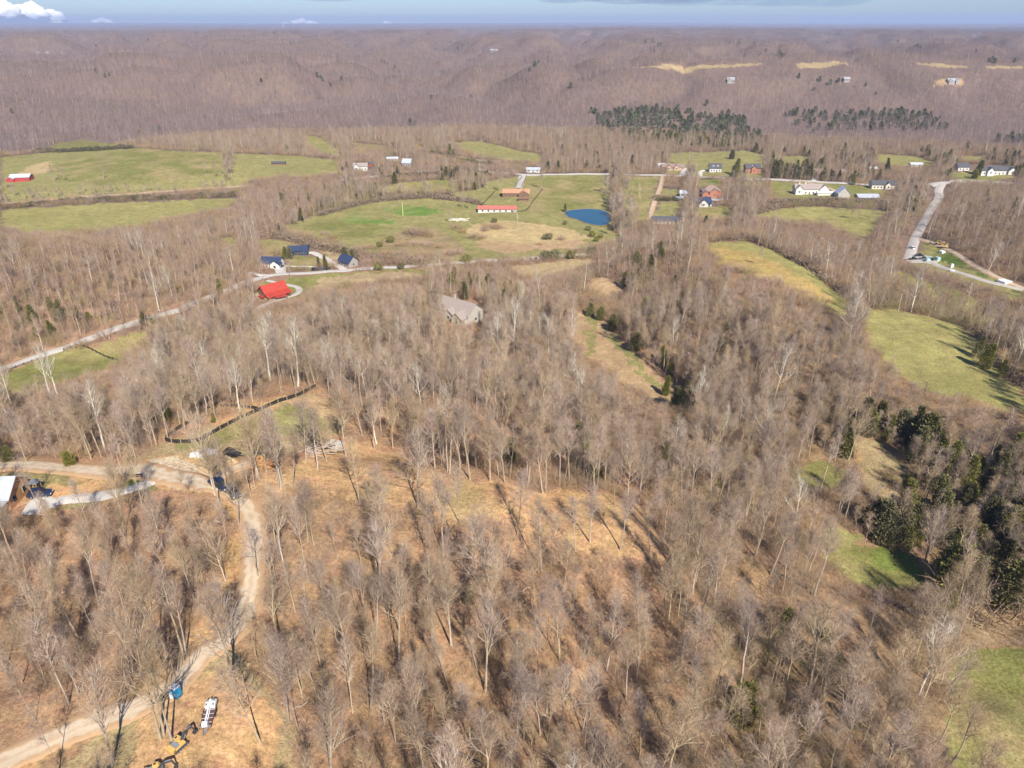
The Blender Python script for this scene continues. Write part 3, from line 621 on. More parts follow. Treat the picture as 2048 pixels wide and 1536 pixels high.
strip('side_road', [(1885,366),(1878,380),(1878,395),(1868,410),(1850,440),(1834,470),(1828,485),(1822,505),(1815,520)], 7, GREY, .2)
strip('creek_road', [(1836,478),(1870,488),(1900,502),(1930,520),(1970,543),(2010,562),(2070,585)], 5, GRAVEL, .15)
strip('lane', [(1845,516),(1870,528),(1900,539),(1950,555),(2000,569),(2070,582)], 4.5, GREY, .15)
strip('gravel_lane', [(1325,353),(1322,368),(1316,385),(1308,405),(1302,425),(1298,442)], 5, GRAVEL, .2)
strip('ranch_driveway', [(1045,351),(1041,364),(1036,377)], 7, GREY, .2)
strip('driveway', [(1400,354),(1401,343),(1410,341),(1421,341)], 4.5, CONC, .25)
strip('garage_driveway', [(1363,353),(1371,341),(1374,337)], 8, CONC, .25)
strip('brick_house_driveway', [(1503,358),(1507,366),(1509,371)], 5, GRAVEL, .22)
strip('farm_driveway', [(1606,363),(1625,368),(1650,374),(1668,382),(1662,386),(1640,386)], 5, GRAVEL, .25)
strip('turning_drive', [(536,561),(565,568),(588,572),(599,578),(594,587),(570,595),(545,604),(522,614),(505,626)], 4.5, GREY, .14)
strip('paved_driveway', [(690,540),(672,530),(655,519),(640,512),(625,505),(610,507)], 5.5, CONC, .14)
strip('footpath', [(572,532),(600,533),(650,533),(680,531)], 1.6, CONC, .14)
strip('left_lane', [(500,545),(520,550),(545,551)], 5, CONC, .16)
strip('hedge_lane', [(-40,412),(40,405),(120,398),(250,389),(350,382),(420,377),(500,372)], 4, GRAVEL, .2, no=3)
strip('gravel_road', [(-60,934),(0,932),(60,931),(120,936),(180,941),(250,941),(310,947),(345,955),(385,962),(420,972)], 6.5, GRAVEL, .14)
strip('dirt_track', [(385,958),(430,972),(468,988),(497,1020),(507,1060),(505,1130),(500,1180),(482,1240),(440,1290),(400,1312),(370,1350),(330,1385),(260,1420),(160,1455),(60,1500),(-60,1550)], 5.4, TRACK, .1)
strip('side_track', [(420,965),(450,945),(490,930),(530,920)], 4, TRACK, .1)
strip('concrete_driveway', [(340,952),(318,958),(280,972),(240,985),(200,992),(150,997),(115,1002)], 4.4, CONC, .12, vary=.01)
sheet('concrete_pad', [(38,1030),(50,1010),(62,996),(78,989),(100,990),(118,996),(125,1004),(112,1014),(85,1026),(60,1032)], CONC, .10)
sheet('parking_pad', [(545,533),(572,531),(572,549),(553,550)], CONC, .12)
sheet('yard_patio', [(508,588),(530,582),(565,592),(572,594),(545,600),(515,596)], GRAVEL, .10)
sheet('car_park', [(1812,520),(1835,508),(1860,512),(1880,522),(1872,530),(1850,526),(1820,526)], GREY, .1)
# ------------------------------------------------------------------ pond and pool
m_, n_, b_ = new_mat('pond_water'); b_.inputs['Base Color'].default_value = (.02,.085,.13,1); b_.inputs['Roughness'].default_value = .12; b_.inputs['IOR'].default_value = 1.33
nz_ = n_.nodes.new('ShaderNodeTexNoise'); nz_.inputs['Scale'].default_value = 1.2; tc_ = n_.nodes.new('ShaderNodeTexCoord'); n_.links.new(tc_.outputs['Object'], nz_.inputs['Vector'])
bp_ = n_.nodes.new('ShaderNodeBump'); bp_.inputs['Strength'].default_value = .25; bp_.inputs['Distance'].default_value = .1; n_.links.new(nz_.outputs[0], bp_.inputs['Height']); n_.links.new(bp_.outputs[0], b_.inputs['Normal'])
PW = wpoly([(1129,427),(1135,422),(1150,420),(1175,418),(1200,420),(1216,425),(1223,433),(1223,441),(1216,449),(1203,452),(1186,450),(1168,445),(1152,438),(1138,435)])
def ring(P, k, z): c = P.mean(0); q = c+(P-c)*k; return [(a, b, z) for a, b in q]
mesh_obj('pond_bank', ring(PW, 1.07, POND[4]+.22), [list(range(len(PW)))], mat('pond_mud', (.30,.22,.12), .9, .2, .5))['kind'] = 'structure'
mesh_obj('pond_water', ring(PW, 1.0, POND[4]+.34), [list(range(len(PW)))], m_)['kind'] = 'structure'
for o_ in (bpy.data.objects['pond_bank'], bpy.data.objects['pond_water']): bm_fix(o_)
# ------------------------------------------------------------------ forest
def near_path(x, y):
    b = np.zeros(len(x), bool)
    for P, w in PATHS_NO:
        lo = P.min(0)-w-2; hi = P.max(0)+w+2; k = np.nonzero((x > lo[0]) & (x < hi[0]) & (y > lo[1]) & (y < hi[1]))[0]
        if len(k) == 0: continue
        d = np.min(np.hypot(x[k][:, None]-P[None, :, 0], y[k][:, None]-P[None, :, 1]), 1); b[k] |= d < w
    return b
for (u_, v_) in [(0, 1.0)]: pass
def H3(x, y): return height(x, y)
pts = []   # x, y, z, kind, scale, rot
def pick(sp, r0, r1, hgt, keep=None):
    x, y = grid(sp, r0, r1); z = height(x, y); b = blocked(x, y, z, hgt) | near_path(x, y)
    b |= np.hypot(x-POND[0], (y-POND[1])*1.5) < POND[2]*1.2
    return x[~b], y[~b], z[~b]
def frac(x, y):
    f = np.zeros(len(x))
    for P, s in CEDZ: f = np.where(inpoly(x, y, P), s, f)
    return f
def green(x, y):
    g = np.zeros(len(x), bool)
    for P in GRNZ: g |= inpoly(x, y, P)
    return g
HAND = [(692,913,17),(748,901,15),(786,896,14),(635,938,14),(653,923,14),(612,924,14),(836,1015,17),(899,947,15),(940,959,18),(919,1046,14),(887,1109,17),(849,1094,13),(1085,987,17),(1092,983,14),
(1189,994,14),(1035,1070,15),(1083,1141,16),(1151,1103,13),(761,1153,18),(767,1049,13),(720,1009,15),(981,1210,18),(519,960,16),(533,944,12),(558,976,19),(562,977,18),(571,991,17),(586,981,15),(510,977,9),(502,993,9),
(53,923,14),(272,918,12),(248,956,11),(515,959,14),(466,1378,20),(471,1376,18),(521,1487,17),(577,1443,17),(321,1478,19),(327,1472,17),(344,1481,15),(366,1311,18),(372,1308,15),(313,1314,17),(516,1153,12),(225,1530,16),(138,1410,16),(1120,970,15),(1055,975,13),(1010,965,13),(870,935,13),(980,962,14),(1230,1010,14),(1265,1020,13),(1300,1120,13),(1240,1100,14),(1180,1085,13),(455,985,12),(430,990,17),(440,1010,15),(478,1050,13)]
hp = ground([h[0] for h in HAND], [h[1] for h in HAND])
# near forest
xn, yn, zn = pick(4.15, 38, 330, 18); xm, ym, zm = pick(5.9, 330, 1000, 14); xf, yf, zf = pick(8.2, 1000, 3400, 14)
dens = fbm(xn/38, yn/38, 201, 3); kk = rng.random(len(xn)) < np.clip(.72+.9*dens, .35, 1); rn = np.hypot(xn, yn); kk &= (rn > 150) | (rng.random(len(xn)) < .72)
xn, yn, zn = xn[kk], yn[kk], zn[kk]
fn = rng.random(len(xn)) < frac(xn, yn)*1.15; fm = rng.random(len(xm)) < frac(xm, ym); ff = rng.random(len(xf)) < np.clip(frac(xf, yf)+.9*np.clip(fbm(xf/110, yf/110, 222, 3)-.33, 0, 1), 0, 1)
NEAR = []  # individuals: candidates (dist, x, y, z, scale, rot, variant)
for (x, y, z), h in zip(hp, HAND): NEAR.append((math.hypot(x, y), x, y, z, h[2], rng.random()*6.28, -1))
for x, y, z in zip(xn[~fn], yn[~fn], zn[~fn]): NEAR.append((math.hypot(x, y), x, y, z, 0, rng.random()*6.28, -1))
def inframe(x, y, z, H):
    for f in (0, .5, 1):
        u, v, d = to_px(np.float64(x), np.float64(y), np.float64(z+H*f))
        if -20 < u < 2068 and v < 1545: return True
    return False
NEAR.sort(key=lambda t: t[0])
ZONES = [([(200,1290),(620,1290),(620,1700),(0,1700),(0,1480)], 'tall bare tree beside the machine clearing', 'bare trees around the machine clearing'),
([(-400,1040),(460,1040),(460,1250),(200,1420),(-400,1560)], 'bare tree left of the dirt track', 'bare trees left of the dirt track'),
([(-400,700),(520,700),(480,1050),(-400,1040)], 'slender bare tree near the gravel road', 'bare trees near the gravel road'),
([(500,880),(1330,880),(1330,1110),(900,1075),(700,1040),(500,1060)], 'slender bare tree at the mown clearing', 'bare trees standing in and around the mown clearing'),
([(440,1040),(900,1040),(900,1330),(600,1330),(440,1330)], 'bare tree between track and clearing', 'bare trees between track and clearing'),
([(900,1040),(1420,1040),(1420,1330),(900,1330)], 'bare tree just below the mown clearing', 'bare trees below the mown clearing'),
([(600,1330),(1100,1330),(1100,1800),(500,1800)], 'bare tree at the bottom centre', 'bare trees at the bottom centre'),
([(1100,1330),(1560,1330),(1560,1800),(1100,1800)], 'bare tree at bottom, right of centre', 'bare trees at the bottom right of centre'),
([(1560,1200),(2400,1200),(2400,1800),(1560,1800)], 'bare tree by the bottom right field', 'bare trees beside the bottom right field'),
([(1330,800),(2400,800),(2400,1200),(1330,1330)], 'bare tree on the right slope', 'bare trees on the right slope')]
def zone(x, y, z):
    u, v, d = to_px(np.array([x]), np.array([y]), np.array([z]))
    for P, l, g in ZONES:
        if inpoly(u, v, P)[0]: return l, g
    return 'bare tree beyond the mown clearing', 'bare trees beyond the mown clearing'
def put_tree(nm, src, x, y, z, s, rz, label, cat, group):
    e = empty(nm, (x, y, z), label, cat, group, rz, s); e.rotation_euler = (rng.normal()*.055, rng.normal()*.055, rz)
    for part, me in (('trunk', src[0]), ('crown', src[1])):
        o = bpy.data.objects.new(part, me); C.objects.link(o); o.parent = e
    return e
SY = [(1143,715,20,'big white-barked sycamore beside the path field','w'),(1098,712,17,'white-barked tree left of the big sycamore','w'),(104,795,19,'tall pale snag leaning left by the roadside meadow','w'),(116,790,17,'thin pale snag just right of the tall leaning one','w'),(22,808,14,'pale bare tree at left edge above the grey woods','w'),
(1072,570,11,'small white dead tree in the tan strip','w'),(1395,840,17,'white forked tree at the lower end of the path field','w'),(1345,710,15,'pale branching tree right of the path field','w'),(1280,398,13,'white dead tree in the green field beside gravel lane','w'),(1965,640,12,'pale tree on the slope at right','w'),
(1975,545,17,'white-limbed tree at the foot of the right wooded hill','w'),(1935,610,11,'pale tree by the dark fence line at right','w'),(1036,448,8,'small pale tree in the tan valley field','w'),(1835,1390,17,'white-barked tree with many stems near bottom right field','w'),(1450,905,14,'pale tree on the middle right slope','w'),(1540,560,0,'','')]
SYCPX = [(u, v, h, l) for u, v, h, l, q in SY if h]
for (u, v, h, l) in SYCPX:
    x, y, z = G(u, v); k = int(rng.integers(0, 3)); put_tree('sycamore_tree', SYC[k], x, y, z, h/SYC[k][3], rng.random()*6.28, l, 'tree', None)
rest = []; cnt = 0
for (d, x, y, z, h, rz, k) in NEAR:
    k = int(rng.integers(0, len(TREES))); s = (h/TREES[k][3]) if h else (.60+.40*rng.random())
    if cnt < 276 and inframe(x, y, z, TREES[k][3]*s):
        l, g = zone(x, y, z); sp_ = SPECS[k][2]; l = l.replace('bare', ('short' if s*TREES[k][3] < 14 else 'tall' if s*TREES[k][3] > 17.5 else 'mid-sized')+' '+('narrow' if sp_ < .22 else 'wide' if sp_ > .3 else 'round')+' bare').replace('tall mid-sized', 'mid-sized').replace('tall tall', 'tall').replace('tall short', 'short').replace('slender ', ''); put_tree('bare_tree', TREES[k], x, y, z, s, rz, l, 'tree', g); cnt += 1
    else: rest.append((x, y, z, k if rng.random() > .04 else 10+int(rng.integers(0, 3)), rz, s))
print('individual trees', cnt, 'rest near', len(rest))
WM = [t[2] for t in TREES]+[t[2] for t in SYC]+MIDT+MIDW+FART+PATCH
oM = 13; oW = oM+len(MIDT); oF = oW+2; oP = oF+len(FART)
for x, y, z in zip(xm[~fm], ym[~fm], zm[~fm]): rest.append((x, y, z, oM+int(rng.integers(0, len(MIDT))) if rng.random() > .035 else oW+int(rng.integers(0, 2)), rng.random()*6.28, .60+.36*rng.random()))
def row(pts, n, wid, h0, kinds=(0, 2, 4, 6)):
    P = smooth_path(pts, 2.0)
    for i in range(n):
        q = P[int(rng.integers(0, len(P)))]; x = q[0]+rng.normal()*wid; y = q[1]+rng.normal()*4; z = float(height(np.array([x]), np.array([y]))[0]); k = int(rng.choice(kinds))
        rest.append((x, y, z, k, rng.random()*6.28, h0*(.75+.4*rng.random())/TREES[k][3]))
row([(457,306),(457,335),(457,362)], 40, 3.2, 15)
row([(1240,352),(1238,400),(1242,450),(1245,476)], 90, 6.0, 16)
row([(1380,352),(1380,400),(1382,440),(1380,470)], 44, 3.6, 15)
row([(1482,372),(1486,400),(1490,440),(1490,470)], 54, 5.0, 15)
row([(0,402),(120,394),(300,384),(480,374)], 70, 3.0, 8)
row([(560,452),(650,422),(760,398),(860,392),(960,376)], 60, 6, 12)
x, y, z = xf[~ff], yf[~ff], zf[~ff]; n = len(x)
far = np.stack([x, y, z, oF+rng.integers(0, len(FART), n), rng.random(n)*6.28, .62+.4*rng.random(n)], 1)
xp, yp, zp = pick(33, 3400, 11000, 14); n = len(xp)
pat = np.stack([xp, yp, zp, oP+rng.integers(0, len(PATCH), n), rng.random(n)*6.28, .85+.25*rng.random(n)], 1)
A = np.concatenate([np.array(rest, float), far, pat]); print('woodland points', len(A))
A[:, 2] -= .1
scatter('woodland', 'bare brown and grey deciduous woods covering the hills', 'woods', WM, A[:, :3], A[:, 3], A[:, 4], A[:, 5])
# cedars and pines
cd = sorted([(math.hypot(a, b), a, b, c) for a, b, c in zip(np.concatenate([xn[fn], xm[fm]]), np.concatenate([yn[fn], ym[fm]]), np.concatenate([zn[fn], zm[fm]]))])
CEDP = [(1690,912,13),(1668,900,9),(1830,880,12),(1800,875,10),(1850,905,13),(1870,935,12),(1765,1085,12),(1800,1092,13),(1740,1060,10),(1985,1045,13),(2025,1055,12),(1898,1180,13),(1930,1192,12),(2000,1212,13),(1960,1185,9),(1893,1222,6),(1730,850,10),(1712,868,6),(1735,870,6),(1755,850,9),
(325,848,8),(338,846,6),(427,845,2.6),(20,922,4),(142,930,4),(375,805,9),(385,808,8),(315,680,11),(330,690,10),(290,655,9),(438,590,9),(1480,1440,8),(1640,1330,9),(1020,930,8),(1190,960,9),(935,1205,3),(1965,735,10),(1950,715,9),(2000,755,7),(1260,585,11),(1250,575,9),(930,600,10),(985,590,9),(905,570,8),(1330,790,8),(1355,820,9),(1225,660,8),(1240,650,7),(1270,700,8),(1200,640,7),(1180,632,7),
(1472,352,17),(1466,360,14),(1550,356,17),(1572,356,13),(1590,357,13),(1604,357,14),(1620,357,14),(1536,345,12),(1610,342,12),(1775,345,14),(1955,350,14),(1948,358,9),(2020,330,15),(1463,318,10),(1410,452,8),(1130,424,7),(570,517,8),(580,518,8),(640,538,8),(652,538,9),(706,520,7),(715,530,6),(690,515,7)]
cp = ground([c[0] for c in CEDP], [c[1] for c in CEDP]); ncd = 0
for (x, y, z), (u, v, h) in zip(cp, CEDP):
    k = int(rng.integers(0, len(CEDS))); s = h/CEDS[k][3]
    loc = 'beside the green meadow at right' if v > 1000 and u > 1500 else 'in the ravine on the right' if v > 800 and u > 1500 else 'by the path field' if 1150 < u < 1400 and v > 560 else 'beside the valley road' if v < 370 else 'near the left gravel road' if u < 450 and v > 780 else 'near the creek road houses' if v < 540 and u < 800 else 'by the left road' if u < 450 else 'in the middle woods'
    put_tree('cedar_tree', CEDS[k], x, y, z, s, rng.random()*6.28, 'dark green conical evergreen '+loc, 'evergreen', 'evergreens '+loc); ncd += 1
crest = []
for d, x, y, z in cd:
    k = int(rng.integers(0, len(CEDS))); s = .55+.6*rng.random()
    if ncd < 290 and inframe(x, y, z, 9):
        u, v, _ = to_px(np.float64(x), np.float64(y), np.float64(z)); side = 'right' if u > 1400 else 'left' if u < 700 else 'middle'; dd = 'near' if v > 760 else 'farther'
        l = 'olive green cedar among bare trees, %s %s slope' % (dd, side)
        put_tree('cedar_tree', CEDS[k], x, y, z, s, rng.random()*6.28, l, 'evergreen', 'cedars mixed in the %s %s woods' % (dd, side)); ncd += 1
    else: crest.append((x, y, z, k if d < 400 else 5+int(rng.integers(0, 3)), rng.random()*6.28, s))
for x, y, z in zip(xf[ff], yf[ff], zf[ff]): crest.append((x, y, z, 8+int(rng.integers(0, 3)), rng.random()*6.28, .5+.5*rng.random()))
B = np.array(crest); scatter('evergreen_woodland', 'dark green evergreens mixed through the far woods', 'evergreens', [c[2] for c in CEDS]+CEDM+CEDF, B[:, :3], B[:, 3], B[:, 4], B[:, 5])
print('cedars', ncd, len(crest))
# undergrowth
x, y = grid(2.5, 36, 330); b = near_path(x, y)
for c, P, rule, pp in OPENW:
    if rule is not None: b |= inpoly(x, y, P)
k = (~b) & (rng.random(len(x)) < np.clip(.50+.9*fbm(x/25, y/25, 301, 3)+.25*(x/np.maximum(y, 1) > .15), .12, 1)); x, y = x[k], y[k]
x2, y2 = grid(4.2, 330, 1050); b = near_path(x2, y2)
for c, P, rule, pp in OPENW:
    if rule is not None: b |= inpoly(x2, y2, P)
x2, y2 = x2[~b], y2[~b]
gz = green(np.concatenate([x, x2]), np.concatenate([y, y2]))
i1 = rng.integers(0, 6, len(x)); i2 = 6+rng.integers(0, 3, len(x2)); ii = np.concatenate([i1, i2])
ii = np.where(gz & (rng.random(len(ii)) < .6), np.where(ii < 6, 2, 8), np.where((ii == 2) | (ii == 5), 0, np.where((ii == 8) & (rng.random(len(ii)) < .8), 6, ii)))
xs, ys = grid(3.6, 40, 330); b = near_path(xs, ys) | blocked(xs, ys, height(xs, ys), 8) | (rng.random(len(xs)) > np.clip(.55+.8*fbm(xs/30, ys/30, 311, 3), .15, 1)); xs, ys = xs[~b], ys[~b]
X = np.concatenate([x, x2, xs]); Y = np.concatenate([y, y2, ys]); ii = np.concatenate([ii, 9+rng.integers(0, 4, len(xs))])
scatter('undergrowth', 'tan brush and saplings growing under the bare trees', 'brush', BRUSH+BRUSHM+POLES, np.stack([X, Y, height(X, Y)], 1), ii, rng.random(len(X))*6.28, .45+.8*rng.random(len(X)))
print('undergrowth', len(X), time.time()-T0)
# ------------------------------------------------------------------ built things
import bmesh
class MB:
    def __init__(s): s.V = []; s.F = []
    def add(s, V, F):
        n = len(s.V); s.V += [tuple(v) for v in V]; s.F += [tuple(a+n for a in f) for f in F]; return s
    def box(s, x0, x1, y0, y1, z0, z1):
        return s.add([(x0,y0,z0),(x1,y0,z0),(x1,y1,z0),(x0,y1,z0),(x0,y0,z1),(x1,y0,z1),(x1,y1,z1),(x0,y1,z1)], [(0,3,2,1),(4,5,6,7),(0,1,5,4),(1,2,6,5),(2,3,7,6),(3,0,4,7)])
    def beam(s, p, q, w, h=None):
        p = np.array(p, float); q = np.array(q, float); d = q-p; d /= np.linalg.norm(d)+1e-9; h = h or w
        up = np.array([0, 0, 1.]) if abs(d[2]) < .95 else np.array([0, 1., 0]); a = np.cross(d, up); a /= np.linalg.norm(a); b = np.cross(a, d)
        V = [o+a*i*w/2+b*j*h/2 for o in (p, q) for i, j in ((-1,-1),(1,-1),(1,1),(-1,1))]
        return s.add(V, [(0,1,2,3),(7,6,5,4),(0,4,5,1),(1,5,6,2),(2,6,7,3),(3,7,4,0)])
    def cyl(s, c, r, h, axis='z', n=14, r2=None):
        r2 = r if r2 is None else r2; V = []
        for k, (zz, q) in enumerate(((-h/2, r), (h/2, r2))):
            for i in range(n):
                a = 2*np.pi*i/n; p = (math.cos(a)*q, math.sin(a)*q, zz)
                p = p if axis == 'z' else ((p[2], p[0], p[1]) if axis == 'x' else (p[0], p[2], p[1])); V.append((c[0]+p[0], c[1]+p[1], c[2]+p[2]))
        return s.add(V, [tuple(range(n))[::-1], tuple(range(n, 2*n))]+[(i, (i+1) % n, n+(i+1) % n, n+i) for i in range(n)])
    def prism(s, prof, x0, x1, axis='x'):
        """profile of (y,z) points swept from x0 to x1"""
        n = len(prof); V = [((x0, a, b) if axis == 'x' else (a, x0, b)) for a, b in prof]+[((x1, a, b) if axis == 'x' else (a, x1, b)) for a, b in prof]
        return s.add(V, [tuple(range(n)), tuple(range(n, 2*n))[::-1]]+[(i, n+i, n+(i+1) % n, (i+1) % n) for i in range(n)])
    def build(s, name, m, parent=None, bevel=0, smooth=False):
        o = mesh_obj(name, s.V, s.F, m, parent); b = bmesh.new(); b.from_mesh(o.data); bmesh.ops.recalc_face_normals(b, faces=b.faces)
        if bevel: bmesh.ops.bevel(b, geom=list(b.edges), offset=bevel, segments=2, affect='EDGES', profile=.6)
        b.to_mesh(o.data); b.free()
        if smooth: o.data.polygons.foreach_set('use_smooth', [True]*len(o.data.polygons))
        return o
WHITE = mat('white_paint', (.62,.61,.58), .6, .05, .6); CREAM = mat('cream_siding', (.62,.57,.47), .7, .06, .6); BRICK = mat('red_brick', (.36,.14,.085), .9, .2, 2.5, col2=(.42,.19,.12))
TANB = mat('tan_brick', (.47,.34,.25), .9, .15, 2.5); STONE = mat('pale_stone', (.44,.41,.36), .9, .2, 1.5); WOOD = mat('brown_wood', (.20,.12,.075), .85, .2, 2); OWOOD = mat('orange_wood', (.40,.22,.10), .75, .2, 2)
GREYS = mat('grey_siding', (.33,.30,.28), .85, .1, 1); NAVY = mat('dark_blue_roof', (.035,.05,.10), .55, .2, .4, spec=.4); DARKS = mat('dark_shingle', (.09,.09,.10), .9, .2, 1.5)
GSHIN = mat('grey_brown_shingle', (.31,.26,.23), .95, .12, 1.6); REDM = mat('red_metal_roof', (.40,.05,.03), .55, .25, 1.1, spec=.4); REDF = mat('faded_red_metal_roof', (.46,.15,.12), .55, .22, .8)
WMET = mat('white_metal_roof', (.52,.55,.60), .35, .05, .3, spec=.5); LMET = mat('grey_metal_roof', (.42,.45,.50), .4, .1, .3); RUST = mat('orange_brown_roof', (.47,.25,.15), .9, .15, 1); REDB = mat('barn_red', (.42,.05,.045), .8, .1, .5)
BRSH = mat('brown_shingle', (.27,.19,.16), .95, .15, 1.5); GLASS = mat('dark_glass', (.02,.025,.035), .12, .1, .3, spec=.6); BLK = mat('black_rubber', (.025,.025,.027), .85, .2, 2); DOORM = mat('door_brown', (.16,.09,.06), .6, .1, 2)
YEL = mat('machine_yellow', (.50,.31,.07), .7, .3, 2, col2=(.62,.44,.17)); DGRY = mat('machine_dark_grey', (.06,.06,.065), .6, .2, 1.2); MGRY = mat('machine_grey', (.22,.23,.25), .6, .15, 1); CYB = mat('cyan_plastic', (.01,.27,.52), .45, .06, 1); PWH = mat('white_plastic', (.72,.74,.76), .45, .05, 1)
DECK = mat('brown_deck', (.115,.06,.05), .85, .2, 2); SILT = mat('black_silt_fabric', (.03,.028,.026), .9, .2, 1.5); STAKE = mat('stake_wood', (.42,.31,.2), .9, .2, 3); TEAL = mat('pale_teal_plastic', (.34,.50,.48), .6, .15, 1); BLUEP = mat('pool_blue', (.03,.35,.50), .1, .1, 1)
FENB = mat('dark_fence_wood', (.055,.04,.03), .9, .2, 1); FENW = mat('white_fence', (.70,.70,.66), .7, .05, 1); POLE = mat('pole_wood', (.36,.30,.24), .9, .15, 1); YPOL = mat('yellow_pole', (.75,.72,.25), .6, .05, 1); LIMB = mat('cut_logs', (.42,.34,.27), .95, .3, 1.5)
FWH = mat('muted_white', (.40,.39,.38), .8, .1, .5); FWR = mat('muted_pale_roof', (.34,.34,.36), .8, .1, .5)  # wall white and pale roof toned down for the farthest buildings
def gable_wall(b, L, D, H, rh, x0=0, y0=0, base=-2.0):
    return b.prism([(y0-D/2, base), (y0-D/2, H), (y0, H+rh), (y0+D/2, H), (y0+D/2, base)], x0-L/2, x0+L/2)
def gable_roof(b, L, D, H, rh, x0=0, y0=0, ov=.6, t=.22):
    k = rh/(D/2); e = D/2+ov; z = H-ov*k+.04
    for s in (1, -1): b.add([(x0-L/2-ov, y0+s*e, z), (x0+L/2+ov, y0+s*e, z), (x0+L/2+ov, y0, H+rh+.04), (x0-L/2-ov, y0, H+rh+.04), (x0-L/2-ov, y0+s*e, z+t), (x0+L/2+ov, y0+s*e, z+t), (x0+L/2+ov, y0, H+rh+.04+t), (x0-L/2-ov, y0, H+rh+.04+t)], [(0,1,2,3),(4,5,6,7),(0,1,5,4),(1,2,6,5),(2,3,7,6),(3,0,4,7)])
    return b
def hip_roof(b, L, D, H, rh, x0=0, y0=0, ov=.6):
    X = L/2+ov; Y = D/2+ov; q = max(L/2-D/2, .3); return b.add([(x0-X,y0-Y,H),(x0+X,y0-Y,H),(x0+X,y0+Y,H),(x0-X,y0+Y,H),(x0-q,y0,H+rh),(x0+q,y0,H+rh),(x0-X,y0-Y,H+.2),(x0+X,y0-Y,H+.2),(x0+X,y0+Y,H+.2),(x0-X,y0+Y,H+.2)], [(3,2,1,0),(0,1,7,6),(1,2,8,7),(2,3,9,8),(3,0,6,9),(6,7,5,4),(8,9,4,5),(7,8,5),(9,6,4)])
def window(parent, x, y, z, w=1.1, h=1.4, ax='y', frame=None):
    """window set just proud of a wall; ax says which way it faces (y: towards -y, x: towards +x, X: towards -x)"""
    f = MB(); p = MB(); t = .07
    if ax == 'y': f.box(x-w/2-t, x+w/2+t, y-.05, y+.03, z-h/2-t, z+h/2+t); p.box(x-w/2, x+w/2, y-.08, y-.051, z-h/2, z+h/2)
    else:
        s = 1 if ax == 'x' else -1; a, b_ = sorted((x-.03*s, x+.05*s)); f.box(a, b_, y-w/2-t, y+w/2+t, z-h/2-t, z+h/2+t); a, b_ = sorted((x+.051*s, x+.08*s)); p.box(a, b_, y-w/2, y+w/2, z-h/2, z+h/2)
    o = f.build('window', frame or WHITE, parent); p.build('pane', GLASS, o); return o
def door(parent, x, y, z0, w=1.1, h=2.1, m=None, name='door'):
    o = MB().box(x-w/2, x+w/2, y-.07, y+.02, z0, z0+h).build(name, m or DOORM, parent); MB().box(x+w*.32, x+w*.4, y-.13, y-.071, z0+1, z0+1.08).build('handle', MGRY, o); return o
